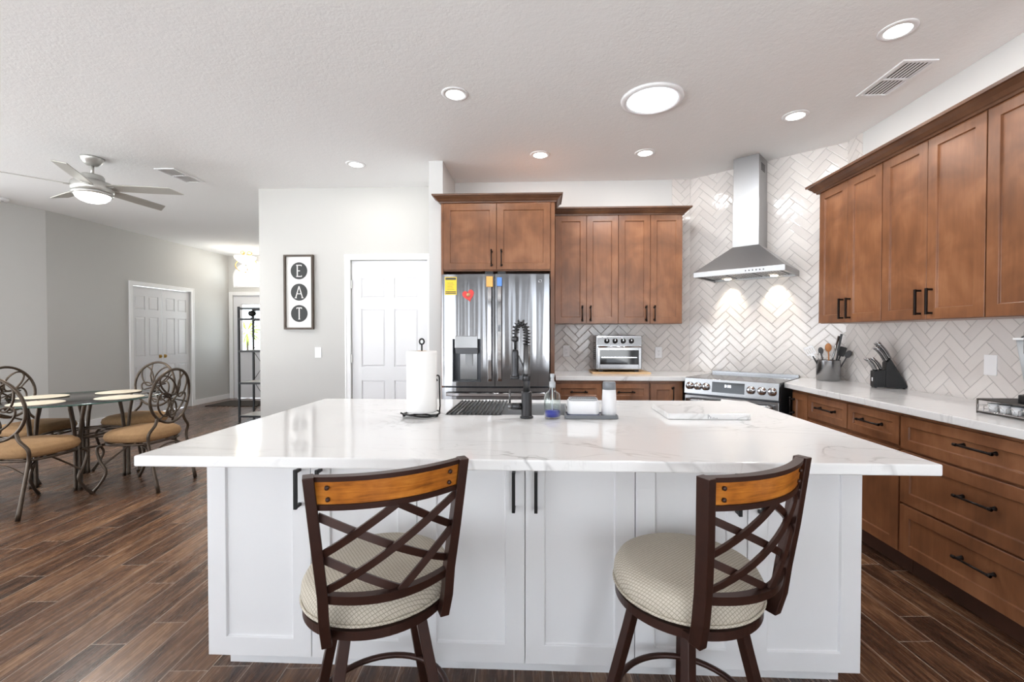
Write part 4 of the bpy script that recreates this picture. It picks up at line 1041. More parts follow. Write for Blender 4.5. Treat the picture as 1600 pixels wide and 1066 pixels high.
rb = MB()
for k in range(14): rb.box(-0.058 + 0.0086 * k, -0.054 + 0.0086 * k, -0.034, 0.034, 0.078, 0.081)
rb.build('ribs', M['grey_plastic'], tp_)
tm = thing('dish_wand_cup', 'tall white tapered bottle with grey lid beside the sponge holder', 'bottle', (0.318, 2.095, ZT + 0.0102))
MB().lathe([(0, 0), (0.034, 0), (0.036, 0.004), (0.0305, 0.118), (0, 0.118)], (0, 0, 0), 32).build('body', M['white_plastic'], tm)
MB().lathe([(0.0306, 0.119), (0.0295, 0.150), (0.027, 0.154), (0, 0.154)], (0, 0, 0), 32).build('lid', M['grey_plastic'], tm)
# marble board
cb = tag(MB().prism(rrect(0.575, 0.945, 2.045, 2.345, 0.008), ZT, ZT + 0.026, 'z').build('marble_board', M['marble'], bevel=0.002), 'flat white marble board lying on the right half of the island', 'board')
mk = MB()
for k, (x, a, b) in enumerate(((0.752, 0.004, 0.022), (0.757, 0.012, 0.020), (0.763, 0.004, 0.014), (0.770, 0.005, 0.008), (0.777, 0.004, 0.010), (0.784, 0.004, 0.007), (0.791, 0.004, 0.008))):
    mk.box(x, x + 0.0035, 2.0444, 2.045, ZT + a, ZT + b)
mk.build('print', M['ink_light'], cb)

# ------------------------------------------------------------------ back worktop: board and toaster oven
tag(MB().prism(rrect(0.50, 1.065, 4.36, 4.70, 0.01), ZT, ZT + 0.016, 'z').build('wooden_board', M['board'], bevel=0.003), 'light wooden board under the toaster oven', 'board')
to = thing('toaster_oven', 'stainless toaster oven with four knobs on a wooden board', 'toaster oven', (0.765, 4.40, ZT + 0.0165))
TW = 0.222
MB().box(-TW, TW, 0.012, 0.29, 0.02, 0.355).build('body', M['steel'], to, bevel=0.008)
MB().prism([(0.012, 0.262), (-0.004, 0.262), (0.006, 0.342), (0.012, 0.342)], -TW + 0.006, TW - 0.006, 'x').build('control_panel', M['steel'], to, bevel=0.002)
for k in range(4):
    kb = MB().lathe([(0.026, 0), (0.026, -0.003), (0.019, -0.004), (0.017, -0.02), (0, -0.021)], (-0.122 + 0.079 * k, 0.0, 0.303), 22, 'y').build('knob', M['blackp'], to)
    MB().lathe([(0.028, 0), (0.028, -0.002), (0.026, -0.002)], (-0.122 + 0.079 * k, 0.001, 0.303), 22, 'y').box(-0.124 + 0.079 * k, -0.120 + 0.079 * k, -0.0225, -0.0205, 0.303, 0.318).build('knob_ring', M['chrome'], kb)
dr_ = MB()
dr_.box(-TW + 0.01, -TW + 0.035, -0.006, 0.012, 0.035, 0.250).box(TW - 0.035, TW - 0.01, -0.006, 0.012, 0.035, 0.250).box(-TW + 0.035, TW - 0.035, -0.006, 0.012, 0.035, 0.075).box(-TW + 0.035, TW - 0.035, -0.006, 0.012, 0.212, 0.250)
dr_ = dr_.build('oven_door', M['steel'], to, bevel=0.002)
MB().box(-TW + 0.035, TW - 0.035, 0.004, 0.008, 0.075, 0.212).build('window', M['black_glass'], dr_)
MB().box(-TW + 0.05, TW - 0.05, 0.001, 0.004, 0.138, 0.146).build('rack_edge', M['chrome'], dr_)
hb = MB().cyl((-TW + 0.02, -0.032, 0.245), (TW - 0.02, -0.032, 0.245), 0.009, n=16)
for s in (-1, 1): hb.box(s * (TW - 0.03) - 0.006, s * (TW - 0.03) + 0.006, -0.032, -0.004, 0.238, 0.252)
hb.build('handle', M['chrome'], dr_)
for s in (-1, 1):
    for y in (0.04, 0.26): MB().box(s * 0.175 - 0.018, s * 0.175 + 0.018, y - 0.012, y + 0.012, 0.0, 0.021).build('foot', M['blackp'], to)
vt = MB()
for k in range(9): vt.box(-TW - 0.001, -TW, 0.08, 0.22, 0.12 + 0.02 * k, 0.128 + 0.02 * k)
vt.build('side_vents', M['ink'], to)

# ------------------------------------------------------------------ right worktop: crock with utensils
CX, CY = 2.400, 3.84
ck = thing('utensil_crock', 'round stainless steel crock full of kitchen utensils by the range', 'utensil holder', (CX, CY, ZT))
MB().lathe([(0, 0), (0.084, 0), (0.086, 0.003), (0.086, 0.166), (0.0865, 0.170), (0.0835, 0.170), (0.0835, 0.004), (0, 0.004)], (0, 0, 0), 40).build('cup', M['steel'], ck)
GU = 'utensils standing in the steel crock'
def utensil(name, lb, x, y, lean, head, mats):
    """stands with its foot in the crock, leaning by (dx, dy) at the top"""
    u = thing(name, lb, 'utensil', (CX + x, CY + y, ZT + 0.0045), 0, GU)
    z = Vector((lean[0], lean[1], 1)).normalized()
    X = Vector((0.8, -0.6, 0)); X = (X - z * X.dot(z)).normalized(); Y = z.cross(X)
    T = Matrix((X, Y, z)).transposed().to_4x4()
    for part, mb_, m_ in head(T): mb_.build(part, mats[m_], u)
    return u
def TT(mb, T):
    mb.v = [tuple(T @ Vector(p)) for p in mb.v]; return mb
def turner(T):
    a = TT(MB().cyl((0, 0, 0.006), (0, 0, 0.22), 0.006, n=10), T)
    b = MB(); w0 = 0.035
    b.box(-0.014, 0.014, -0.003, 0.003, 0.20, 0.24)
    b.box(-w0, w0, -0.002, 0.002, 0.235, 0.245).box(-w0, w0, -0.002, 0.002, 0.295, 0.31)
    for k in range(5): b.box(-w0 + 0.0155 * k, -w0 + 0.0155 * k + 0.008, -0.002, 0.002, 0.245, 0.295)
    return [('handle', a, 0), ('slotted_blade', TT(b, T), 1)]
def spoon(T, L=0.27, rr=0.024):
    a = TT(MB().cyl((0, 0, 0.006), (0, 0, L - rr), 0.0055, 0.005, 10), T)
    b = MB().grid(lambda u, v: (rr * math.cos(2 * PI * u) * math.sin(PI * v), 0.006 * math.sin(2 * PI * u) * math.sin(PI * v), L + 1.5 * rr * -math.cos(PI * v)), 20, 11, wrap=True)
    return [('handle', a, 0), ('bowl', TT(b, T), 0)]
def tongs(T):
    r = []
    for s in (-1, 1): r.append(('arm', TT(MB().tube([(s * 0.006, 0, 0.37), (s * 0.014, 0, 0.2), (s * 0.012, 0, 0.006)], [0.008, 0.007, 0.006], 8), T), 0 if s < 0 else 1))
    r.append(('grip', TT(MB().box(0.002, 0.018, -0.010, 0.010, 0.25, 0.39), T), 1))
    return r
def flat(T, L=0.28):
    return [('handle', TT(MB().cyl((0, 0, 0.006), (0, 0, L - 0.05), 0.006, n=10), T), 0), ('blade', TT(MB().prism(rrect(-0.026, 0.026, L - 0.06, L + 0.02, 0.010), -0.0025, 0.0025, 'y'), T), 0)]
def whisk(T):
    r = [('handle', TT(MB().cyl((0, 0, 0.006), (0, 0, 0.15), 0.007, n=10), T), 0)]; b = MB()
    for k in range(4):
        a = PI * k / 4; b.tube([(0.026 * math.sin(PI * t) ** 0.8 * math.cos(a) * (1 if s > 0 else -1), 0.026 * math.sin(PI * t) ** 0.8 * math.sin(a) * (1 if s > 0 else -1), 0.15 + 0.095 * (t if s > 0 else t)) for s in (1,) for t in [i / 10 for i in range(11)]], 0.0013, 5)
        b.tube([(-0.026 * math.sin(PI * t) ** 0.8 * math.cos(a), -0.026 * math.sin(PI * t) ** 0.8 * math.sin(a), 0.15 + 0.095 * t) for t in [i / 10 for i in range(11)]], 0.0013, 5)
    r.append(('wires', TT(b, T), 1)); return r
utensil('slotted_turner', 'white slotted turner leaning left out of the steel crock', -0.015, 0.0, (-0.50, 0.10), turner, [M['blackp'], M['white_plastic']])
utensil('wooden_spoon', 'brown wooden spoon in the steel crock', 0.0, -0.02, (-0.06, -0.02), spoon, [M['woodspoon']])
utensil('dark_spoon', 'short dark spoon just left of the wooden spoon in the crock', -0.022, -0.012, (-0.20, -0.02), lambda T: spoon(T, 0.25, 0.019), [M['ink']])
utensil('kitchen_tongs', 'long steel tongs with black grips, tallest in the crock', 0.012, -0.008, (0.14, -0.10), tongs, [M['steel'], M['blackp']])
utensil('black_spatula', 'black spatula leaning right out of the steel crock', 0.025, 0.005, (0.34, -0.06), lambda T: flat(T, 0.27), [M['blackp']])
utensil('dark_ladle', 'dark brown spoon leaning far right in the crock', 0.030, -0.014, (0.44, -0.20), lambda T: spoon(T, 0.24, 0.022), [M['ink']])
utensil('wire_whisk', 'small wire whisk behind the wooden spoon in the crock', -0.004, 0.024, (-0.16, 0.10), whisk, [M['red'], M['chrome']])

# ------------------------------------------------------------------ knife block
KA = R(-22)
kbk = thing('knife_block', 'black slanted knife block with a small white badge by the right wall', 'knife block', (2.385, 3.30, ZT), KA)
# profile in local x (towards the wall) and z, thickness along local y
MB().prism([(0.0, 0.005), (0.068, 0.005), (0.068, 0.135), (0.0, 0.118)], 0, 0.098, 'y').build('steak_knife_block', M['blackp'], kbk, bevel=0.002)
MB().prism([(0.069, 0.005), (0.185, 0.005), (0.190, 0.02), (0.095, 0.208), (0.069, 0.180), (0.069, 0.11)], 0.0, 0.098, 'y').build('main_block', M['blackp'], kbk, bevel=0.002)
MB().box(-0.001, 0, 0.035, 0.062, 0.045, 0.072).build('badge', M['white_plastic'], kbk)
for x in (0.012, 0.172):
    for y in (0.012, 0.086): MB().box(x - 0.006, x + 0.006, y - 0.006, y + 0.006, 0, 0.005).build('foot', M['blackp'], kbk)
CKA, SKA = math.cos(KA), math.sin(KA)
def knife_at(lx, ly, lz, L, sc, lb):
    kn = thing('kitchen_knife', lb, 'knife', (2.385 + lx * CKA - ly * SKA, 3.30 + lx * SKA + ly * CKA, ZT + lz), KA, 'knives in the black block')
    d = Vector((-0.50, 0, 0.866)); n_ = Vector((0.866, 0, 0.5))
    P = []
    for i in range(8):
        t = i / 7; P.append(d * (L * t) + n_ * (0.008 * math.sin(PI * t) - 0.004 * t))
    MB().tube(P, [0.009 * sc, 0.0105 * sc, 0.012 * sc, 0.012 * sc, 0.0115 * sc, 0.011 * sc, 0.0115 * sc, 0.013 * sc], 8).build('handle', M['steel'], kn)
    e = d * L + n_ * -0.004
    MB().tube([e, e + d * 0.006], 0.013 * sc, 8).build('end_cap', M['chrome'], kn)
    MB().tube([P[1] + Vector((0, -0.010 * sc, 0)), P[4] + Vector((0, -0.0110 * sc, 0)), P[6] + Vector((0, -0.0105 * sc, 0))], 0.0028, 6).build('inlay', M['blackp'], kn)
spots = [(0.016, 0.014, 0.124, 0.095), (0.016, 0.034, 0.124, 0.095), (0.016, 0.056, 0.124, 0.095), (0.016, 0.078, 0.124, 0.095),
         (0.043, 0.014, 0.131, 0.095), (0.043, 0.034, 0.131, 0.095)]
wh = ['nearest the camera', 'second from the camera', 'third from the camera', 'farthest from the camera']
for i, (a, b, c, L) in enumerate(spots):
    knife_at(a, b, c, L, 0.8, 'steel handled steak knife in the %s row of the low block, %s' % ('front' if i < 4 else 'rear', wh[i % 4]))
big = [(0.078, 0.018, 0.190, 0.115), (0.078, 0.048, 0.190, 0.115), (0.078, 0.078, 0.190, 0.112), (0.094, 0.018, 0.207, 0.135), (0.094, 0.048, 0.207, 0.13), (0.094, 0.078, 0.207, 0.13)]
for i, (a, b, c, L) in enumerate(big):
    knife_at(a, b, c + 0.001, L, 1.0, 'large steel handled knife in the %s row of the tall block, %s' % ('lower' if i < 3 else 'top', wh[i % 3]))

# ------------------------------------------------------------------ capsule drawer and coffee maker
cd = thing('capsule_drawer', 'wire drawer rack holding coffee capsules under the coffee maker', 'rack', (2.135, 2.275, ZT), -PI / 2)
WX, WY, WZ = 0.36, 0.33, 0.068
fr_ = MB()
for z in (0.006, WZ): fr_.tube([(0, 0, z), (WX, 0, z), (WX, WY, z), (0, WY, z)], 0.004, 8, closed=True)
for x, y in ((0, 0), (WX, 0), (WX, WY), (0, WY)): fr_.cyl((x, y, 0), (x, y, WZ), 0.004, n=8)
fr_.build('frame', M['rack_wire'], cd)
MB().box(0.002, WX - 0.002, 0.002, WY - 0.002, WZ - 0.001, WZ + 0.003).build('top_plate', M['blackp'], cd)
tr = MB()
tr.tube([(0.01, -0.006, 0.045), (0.01, -0.006, 0.014), (WX - 0.01, -0.006, 0.014), (WX - 0.01, -0.006, 0.045)], 0.003, 8)
for k in range(13): tr.cyl((0.02 + 0.0265 * k, 0.004, 0.012), (0.02 + 0.0265 * k, WY - 0.01, 0.012), 0.0012, n=5)
for k in range(6): tr.tube([(0.035 + 0.052 * k, -0.004, 0.014), (0.04 + 0.052 * k, -0.006, 0.04), (0.062 + 0.052 * k, -0.006, 0.044), (0.075 + 0.052 * k, -0.004, 0.03)], 0.0018, 6)
for x in (0.008, WX - 0.008):
    for z in (0.02, 0.04): tr.cyl((x, 0.006, z), (x, WY - 0.01, z), 0.0014, n=5)
tr.build('tray', M['chrome'], cd)
cap0 = None
# capsules in the drawer, three rows of six
for j in range(3):
    for k in range(6):
        lb = 'small white coffee capsule in the wire drawer, %s row, %s from the range end' % (('front', 'middle', 'back')[j], ('first', 'second', 'third', 'fourth', 'fifth', 'sixth')[k])
        lx, ly = 0.045 + 0.053 * k, 0.035 + 0.062 * j
        loc = (2.135 + ly, 2.275 - lx, ZT + 0.0135)
        if cap0 is None:
            cap0 = thing('coffee_capsule', lb, 'capsule', loc, 0, 'coffee capsules in the wire drawer')
            MB().lathe([(0, 0), (0.017, 0), (0.0215, 0.038), (0, 0.038)], (0, 0, 0), 18).build('cup', M['white_plastic'], cap0)
            MB().lathe([(0.0235, 0.038), (0.0235, 0.0395), (0, 0.0395)], (0, 0, 0), 18).build('foil_lid', M['light_plastic'], cap0)
        else: dup(cap0, loc, 0, lb)
cm = thing('coffee_maker', 'black and grey coffee maker with smoky water tank at the right edge', 'coffee maker', (2.18, 2.225, ZT + WZ + 0.0035), -PI / 2)
MB().prism(rrect(0.075, 0.28, 0.0, 0.30, 0.03), 0, 0.035, 'z', sm=True).build('base', M['blackp'], cm, bevel=0.003)
MB().prism(rrect(0.085, 0.27, 0.13, 0.30, 0.03), 0.036, 0.33, 'z', sm=True).build('body', M['dark_steel'], cm, bevel=0.004)
MB().prism(rrect(0.085, 0.27, 0.01, 0.13, 0.03), 0.22, 0.33, 'z', sm=True).build('brew_head', M['dark_steel'], cm, bevel=0.006)
MB().prism(rrect(0.10, 0.255, 0.015, 0.12, 0.02), 0.036, 0.042, 'z', sm=True).build('drip_grate', M['chrome'], cm)
tk = MB(); r0 = rrect(0.018, 0.074, 0.10, 0.25, 0.02); r1 = rrect(-0.002, 0.074, 0.07, 0.27, 0.02); n = len(r0)
tk.add([(x, y, 0.03) for x, y in r0] + [(x, y, 0.285) for x, y in r1], [tuple(range(n))[::-1], tuple(range(n, 2 * n))] + [(i, (i + 1) % n, n + (i + 1) % n, n + i) for i in range(n)], True)
tko = tk.build('water_tank', M['light_plastic'], cm)
MB().prism(rrect(-0.008, 0.078, 0.062, 0.278, 0.02), 0.286, 0.296, 'z', sm=True).build('tank_lid', M['white_plastic'], tko, bevel=0.002)
MB().tube([(0.005, 0.10, 0.297), (0.015, 0.13, 0.318), (0.06, 0.20, 0.322), (0.07, 0.24, 0.298)], 0.004, 8).build('tank_handle', M['ink'], tko)
MB().prism(rrect(0.012, 0.074, 0.09, 0.26, 0.02), 0.0, 0.029, 'z', sm=True).build('tank_base', M['blackp'], cm, bevel=0.002)

# ------------------------------------------------------------------ bar stools; local: seat centre at the origin, back towards -y
def make_stool(label):
    s = thing('bar_stool', label, 'stool', (0, 0, 0), 0)
    # cushion
    def cush(u, v):
        a = 2 * PI * u
        prof = [(0.0, 0.560), (0.12, 0.560), (0.195, 0.562), (0.208, 0.572), (0.213, 0.590), (0.211, 0.612), (0.200, 0.632), (0.178, 0.643), (0.13, 0.649), (0.07, 0.652), (0.0, 0.653)]
        x = v * (len(prof) - 1); i = min(int(x), len(prof) - 2); t = x - i
        r = prof[i][0] * (1 - t) + prof[i + 1][0] * t; z = prof[i][1] * (1 - t) + prof[i + 1][1] * t
        return (r * math.cos(a), r * math.sin(a), z)
    cu = MB().grid(cush, 56, 31, wrap=True).build('seat_cushion', M['fabric'], s)
    MB().tube([(0.2115 * math.cos(2 * PI * k / 56), 0.2115 * math.sin(2 * PI * k / 56), 0.574) for k in range(56)], 0.0045, 8, closed=True).build('piping', M['fabric'], cu)
    MB().lathe([(0.150, 0.535), (0.209, 0.535), (0.209, 0.559), (0.150, 0.559), (0.150, 0.535)], (0, 0, 0), 72, sm=False).build('seat_ring', M['stool'], s)
    MB().lathe([(0.0, 0.500), (0.085, 0.500), (0.085, 0.534), (0.0, 0.534)], (0, 0, 0), 28).build('swivel', M['stool'], s)
    MB().box(-0.105, 0.105, -0.105, 0.105, 0.486, 0.4995).build('base_plate', M['stool'], s)
    TOPZ, BOTZ = 0.985, 0.536
    def post(sd):
        # straight outer rail, kinked above the seat
        pr = [(BOTZ, 0.150, -0.174), (0.60, 0.157, -0.190), (0.68, 0.160, -0.200), (0.80, 0.172, -0.215), (TOPZ, 0.190, -0.232)]
        return [Vector((sd * x, y, z)) for z, x, y in pr]
    def bow(z, depth, n=17, x_off=0.0):
        """rear bow between the posts at height z"""
        p = post(1)
        for a, b in zip(p, p[1:]):
            if a.z <= z <= b.z + 1e-6:
                t = (z - a.z) / (b.z - a.z); e = a.lerp(b, t); break
        return [Vector((e.x * (1 - 2 * k / (n - 1)), e.y - depth * (1 - (1 - 2 * k / (n - 1)) ** 2), z)) for k in range(n)]
    for sd in (-1, 1):
        p = post(sd); m = MB(); vs = []
        for q in p:
            for dx, dy in ((-0.0125, -0.019), (0.0125, -0.019), (0.0125, 0.019), (-0.0125, 0.019)): vs.append((q.x + dx, q.y + dy, q.z))
        fs = []
        for i in range(len(p) - 1):
            for k in range(4): l = (k + 1) % 4; fs.append((i * 4 + k, i * 4 + l, (i + 1) * 4 + l, (i + 1) * 4 + k))
        fs += [(3, 2, 1, 0), tuple(len(vs) - 4 + k for k in range(4))]
        m.add(vs, fs); m.build('back_post', M['stool'], s, bevel=0.002)
    def band(z0, z1, depth, th, inset=0.0125, offy=0.0):
        a = bow(z0, depth, 25); b = bow(z1, depth, 25); m = MB(); vs = []
        for p, q in zip(a, b):
            for r_, z in ((p, z0), (q, z1)):
                k = 1 - inset / abs(a[0].x)
                vs += [(r_.x * k, r_.y - th / 2 + offy, z), (r_.x * k, r_.y + th / 2 + offy, z)]
        fs = []
        for i in range(24):
            o = i * 4; fs += [(o, o + 4, o + 6, o + 2), (o + 1, o + 3, o + 7, o + 5), (o + 2, o + 6, o + 7, o + 3), (o, o + 1, o + 5, o + 4)]
        fs += [(0, 2, 3, 1), (96, 97, 99, 98)]
        return m.add(vs, fs, False)
    BD = 0.042
    tr_ = smooth(band(0.972, 0.984, BD, 0.024).build('top_rail', M['stool'], s))
    smooth(band(0.900, 0.914, BD, 0.022).build('mid_rail', M['stool'], s))
    wi = smooth(band(0.915, 0.971, BD, 0.014).build('wood_inset', M['honey'], s))
    smooth(band(0.655, 0.678, 0.050, 0.024).build('lower_rail', M['stool'], s))
    for sx in (-1, 1):
        for z in (0.928, 0.957):
            b = bow(z, BD, 41); q = b[4] if sx > 0 else b[-5]
            MB().lathe([(0.0055, 0.004), (0.0055, -0.002), (0.003, -0.004), (0, -0.004)], (q.x, q.y - 0.0072, z), 12, 'y').build('rivet', M['stool'], wi)
    # lattice slats lying on the bowed back surface; u in -1..1 across, z in height
    def surf(u, z):
        t = (z - 0.67) / (0.905 - 0.67)
        b = bow(z, 0.050 + (BD - 0.050) * t, 3)
        e = b[0]
        return Vector((u * (abs(e.x) - 0.010), e.y - (0.050 + (BD - 0.050) * t) * (1 - u * u), z))
    ZA, ZB = 0.674, 0.902
    lines = [((-1, 0.880), (1, 0.705)), ((-1, 0.770), (0.12, ZA)), ((-1, 0.690), (1, 0.890)), ((-1, 0.785), (0.05, ZB)), ((0.05, ZB), (1, 0.800)), ((0.12, ZA), (1, 0.795))]
    for i, ((u0, z0), (u1, z1)) in enumerate(lines):
        n = 13; P = [surf(u0 + (u1 - u0) * k / (n - 1), z0 + (z1 - z0) * k / (n - 1)) for k in range(n)]
        m = MB(); vs = []; off = 0.0055 * (1 if i in (0, 1, 4) else -1)
        for k in range(n):
            d = (P[min(k + 1, n - 1)] - P[max(k - 1, 0)]).normalized(); ny = Vector((2 * 0.045 * 0 , 1, 0)); up = d.cross(ny).normalized()
            c = P[k] + Vector((0, off, 0))
            for a, b in ((-1, -1), (1, -1), (1, 1), (-1, 1)): vs.append(c + up * (0.0095 * a) + ny * (0.0035 * b))
        fs = []
        for k in range(n - 1):
            for q in range(4): l = (q + 1) % 4; fs.append((k * 4 + q, k * 4 + l, (k + 1) * 4 + l, (k + 1) * 4 + q))
        fs += [(3, 2, 1, 0), tuple(4 * n - 4 + k for k in range(4))]
        smooth(m.add(vs, fs).build('lattice_slat', M['stool'], s))
    for sx in (-1, 1):
        MB().box(sx * 0.150 - 0.010, sx * 0.150 + 0.010, -0.158, -0.120, 0.538, 0.556).build('bracket', M['stool'], s)
    for a in (45, 135, 225, 315):
        ca, sa_ = math.cos(R(a)), math.sin(R(a))
        MB().tube([(0.140 * ca, 0.140 * sa_, 0.520), (0.168 * ca, 0.168 * sa_, 0.40), (0.268 * ca, 0.268 * sa_, 0.002)], 0.0145, sq=True).build('leg', M['stool'], s, bevel=0.002)
    MB().tube([(0.205 * math.cos(2 * PI * k / 48), 0.205 * math.sin(2 * PI * k / 48), 0.20) for k in range(48)], 0.010, 10, closed=True).build('foot_ring', M['stool'], s)
    return s
st1 = make_stool('dark metal bar stool with lattice back and round patterned seat, left of the two')
st1.location = (-0.488, 1.325, 0); st1.rotation_euler = (0, 0, R(27.5)); st1['group'] = 'bar stools at the island'
st2 = dup(st1, (0.437, 1.360, 0), R(30), 'dark metal bar stool with lattice back and round patterned seat, right of the two')

# ------------------------------------------------------------------ dining set
dt = thing('dining_table', 'round glass dining table on a scrolled bronze metal base', 'table', (-4.13, 3.86, 0))
TR = 0.56
MB().lathe([(0.0, 0.742), (TR - 0.004, 0.742), (TR, 0.746), (TR, 0.750), (TR - 0.004, 0.754), (0.0, 0.754)], (0, 0, 0), 72).build('glass_top', M['tabletop_glass'], dt)
MB().lathe([(TR + 0.0005, 0.743), (TR + 0.0015, 0.748), (TR + 0.0005, 0.753), (TR - 0.001, 0.748), (TR + 0.0005, 0.743)], (0, 0, 0), 72).build('glass_rim', M['glass_edge'], dt)
for k in range(4):
    a = R(45 + 90 * k - 3); cx, cy = 0.30 * math.cos(a) + 0.0, 0.30 * math.sin(a)
    m = MB()
    for j in range(4):
        b = R(45 + 90 * j) + a
        ring_ = []
        for z, r_ in ((0.0, 0.024), (0.03, 0.022), (0.38, 0.020), (0.46, 0.024), (0.58, 0.036), (0.70, 0.060), (0.738, 0.068)):
            ring_.append((cx + r_ * math.cos(b), cy + r_ * math.sin(b), z))
        m.tube(ring_, 0.0125, 8)
    m.build('leg', M['iron'], dt)
m = MB()
for z, r_ in ((0.34, 0.27), (0.44, 0.27)): m.tube([(r_ * math.cos(2 * PI * k / 40), r_ * math.sin(2 * PI * k / 40), z) for k in range(40)], 0.008, 8, closed=True)
m.tube([(0.15 * math.cos(2 * PI * k / 30), 0.15 * math.sin(2 * PI * k / 30), 0.44) for k in range(30)], 0.007, 8, closed=True)
for k in range(8):
    a = 2 * PI * k / 8; m.cyl((0.15 * math.cos(a), 0.15 * math.sin(a), 0.44), (0.27 * math.cos(a), 0.27 * math.sin(a), 0.44), 0.006, n=6)
m.build('stretcher_ring', M['iron'], dt)
pm0 = None
for k, (a, lb) in enumerate(((0, 'nearest the island'), (90, 'on the far side, nearest the double door'), (180, 'on the left by the wall'), (270, 'nearest the camera'))):
    loc = (-4.13 + 0.36 * math.cos(R(a)), 3.86 + 0.36 * math.sin(R(a)), 0.7545)
    lb = 'cream placemat on the glass dining table, ' + lb
    if pm0 is None:
        pm0 = tag(MB().lathe([(0, 0), (0.17, 0), (0.172, 0.002), (0.17, 0.004), (0, 0.004)], (0, 0, 0), 40).build('placemat', M['placemat']), lb, 'placemat', 'placemats on the dining table'); pm0.location = loc
    else:
        c = pm0.copy(); COL.objects.link(c); c.location = loc; c['label'] = lb

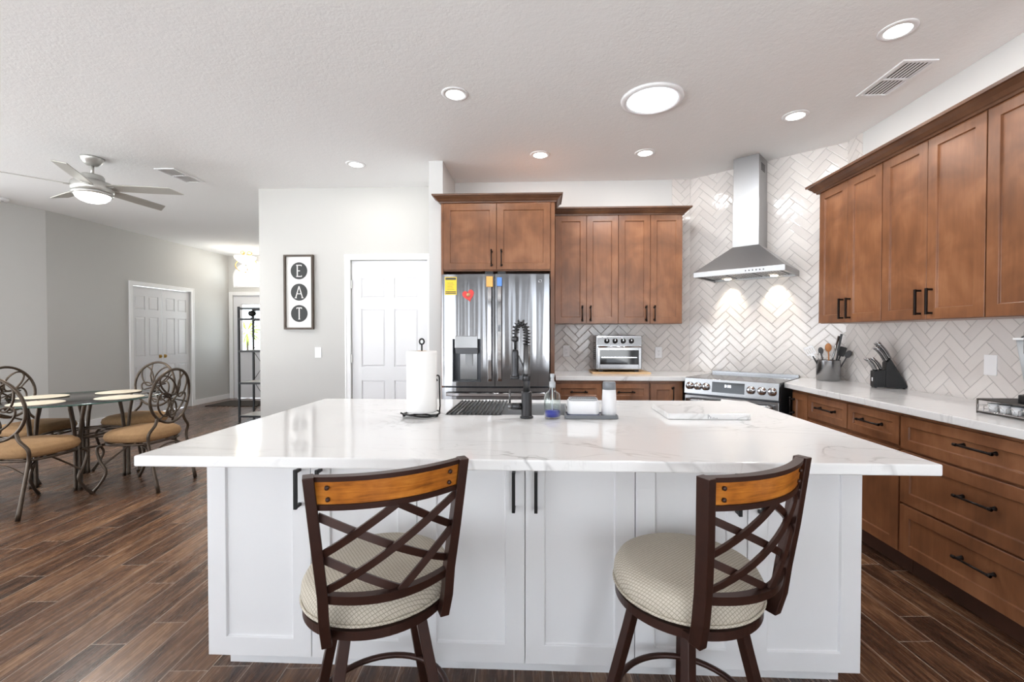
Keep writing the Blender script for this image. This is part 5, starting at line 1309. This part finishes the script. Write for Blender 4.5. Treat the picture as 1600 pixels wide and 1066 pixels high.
def make_chair(label):
    """dining chair facing +y, seat centre above the origin"""
    s = thing('dining_chair', label, 'chair', (0, 0, 0), 0, 'chairs at the glass dining table')
    def seat(u, v):
        a = 2 * PI * u; n = 3.2
        c, d = math.cos(a), math.sin(a)
        k = (abs(c) ** n + abs(d) ** n) ** (-1 / n)
        prof = [(0.0, 0.412), (0.16, 0.412), (0.208, 0.414), (0.230, 0.428), (0.240, 0.455), (0.232, 0.484), (0.200, 0.508), (0.12, 0.521), (0.0, 0.525)]
        x = v * (len(prof) - 1); i = min(int(x), len(prof) - 2); t = x - i
        r = prof[i][0] * (1 - t) + prof[i + 1][0] * t; z = prof[i][1] * (1 - t) + prof[i + 1][1] * t
        w_ = 1 + 0.06 * d
        return (r * k * c * w_ * 0.98, r * k * d * 0.95, z)
    MB().grid(seat, 48, 25, wrap=True).build('seat_cushion', M['suede'], s)
    def sup(r_, n=3.6, m=40): 
        out = []
        for k in range(m):
            a = 2 * PI * k / m; c, d = math.cos(a), math.sin(a); q = (abs(c) ** n + abs(d) ** n) ** (-1 / n); out.append((r_ * q * c * (1 + 0.06 * d), r_ * q * d * 0.95, 0.400))
        return out
    MB().tube(sup(0.212), 0.010, 8, closed=True).cyl((-0.2, 0, 0.400), (0.2, 0, 0.400), 0.006, n=8).build('seat_frame', M['iron'], s)
    # oval back: plane leaning backwards
    lean = 0.10
    def B(x, h): return Vector((x, -0.212 - lean * (h - 0.55) - 0.028 * (1 - (x / 0.21) ** 2), h))
    HC, HA, HB = 0.785, 0.205, 0.232
    MB().tube([B(HA * math.cos(2 * PI * k / 48), HC + HB * math.sin(2 * PI * k / 48)) for k in range(48)], 0.0115, 8, closed=True).build('back_ring', M['iron'], s)
    sc_ = MB()
    def oval(cx, cz, a, b, rot, r_=0.0075):
        P = []
        for k in range(32):
            t = 2 * PI * k / 32; x = a * math.cos(t); z = b * math.sin(t)
            P.append(B(cx + x * math.cos(rot) - z * math.sin(rot), HC + cz + x * math.sin(rot) + z * math.cos(rot)))
        sc_.tube(P, r_, 8, closed=True)
    oval(-0.055, 0.095, 0.055, 0.105, 0.75); oval(0.095, 0.085, 0.052, 0.105, -0.25); oval(0.045, -0.075, 0.058, 0.125, -0.85)
    oval(-0.075, -0.070, 0.060, 0.105, 0.30); oval(0.0, -0.115, 0.045, 0.075, 0.1)
    for a, b, c in ((75, 20, 0.9), (150, 185, 0.95), (235, 290, 0.9), (340, 15, 0.9)):
        sc_.tube([B(0.205 * math.cos(R(a)), HC + 0.232 * math.sin(R(a))), B(0.10 * math.cos(R((a + b) / 2)), HC + 0.12 * math.sin(R((a + b) / 2))), B(0.05 * math.cos(R(b)), HC + 0.03 * math.sin(R(b)))], 0.0065, 8)
    sc_.build('back_scrollwork', M['iron'], s)
    def smoothp(P, n=24):
        P = [Vector(p) for p in P]; P = [P[0] * 2 - P[1]] + P + [P[-1] * 2 - P[-2]]; out = []
        m = len(P) - 3
        for i in range(n + 1):
            x = i / n * m; j = min(int(x), m - 1); t = x - j
            a, b, c, d = P[j:j + 4]
            out.append(0.5 * ((2 * b) + (c - a) * t + (2 * a - 5 * b + 4 * c - d) * t * t + (3 * b - a - 3 * c + d) * t ** 3))
        return out
    for sd in (-1, 1):
        p0 = B(0.135 * sd, HC - 0.172)
        MB().tube(smoothp([p0, (0.155 * sd, -0.235, 0.555), (0.205 * sd, -0.225, 0.49), (0.200 * sd, -0.214, 0.42), (0.198 * sd, -0.225, 0.34), (0.200 * sd, -0.295, 0.004)], 30), [0.0115] * 27 + [0.0125, 0.013, 0.015, 0.015], 8).build('rear_leg', M['iron'], s)
        MB().tube(smoothp([(0.195 * sd, 0.185, 0.398), (0.205 * sd, 0.225, 0.36), (0.200 * sd, 0.205, 0.26), (0.19 * sd, 0.165, 0.17), (0.20 * sd, 0.20, 0.08), (0.215 * sd, 0.255, 0.004)], 30), [0.0115] * 27 + [0.0125, 0.013, 0.014, 0.014], 8).build('front_leg', M['iron'], s)
    m = MB()
    for sd in (-1, 1):
        m.tube(smoothp([(0.198 * sd, -0.232, 0.30), (0.15 * sd, -0.15, 0.36), (0.11 * sd, -0.02, 0.40)], 12), 0.007, 8)
        m.tube(smoothp([(0.197 * sd, 0.188, 0.22), (0.14 * sd, 0.12, 0.30), (0.10 * sd, 0.0, 0.40)], 12), 0.007, 8)
    m.tube(smoothp([(-0.198, -0.232, 0.30), (-0.08, -0.225, 0.36), (0.0, -0.22, 0.37), (0.08, -0.225, 0.36), (0.198, -0.232, 0.30)], 16), 0.007, 8)
    m.build('curved_brace', M['iron'], s)
    return s
ch = make_chair('bronze metal dining chair with oval scroll back and tan seat, nearest the island')
ch.location = (-3.47, 3.78, 0); ch.rotation_euler = (0, 0, R(90))
dup(ch, (-4.12, 4.40, 0), R(184), 'bronze dining chair on the far side of the glass table, back towards the double door')
dup(ch, (-3.90, 3.27, 0), R(4), 'bronze dining chair on the camera side of the glass table, at the left picture edge')
dup(ch, (-4.66, 3.95, 0), R(-88), 'bronze dining chair on the left side of the glass table, by the wall')
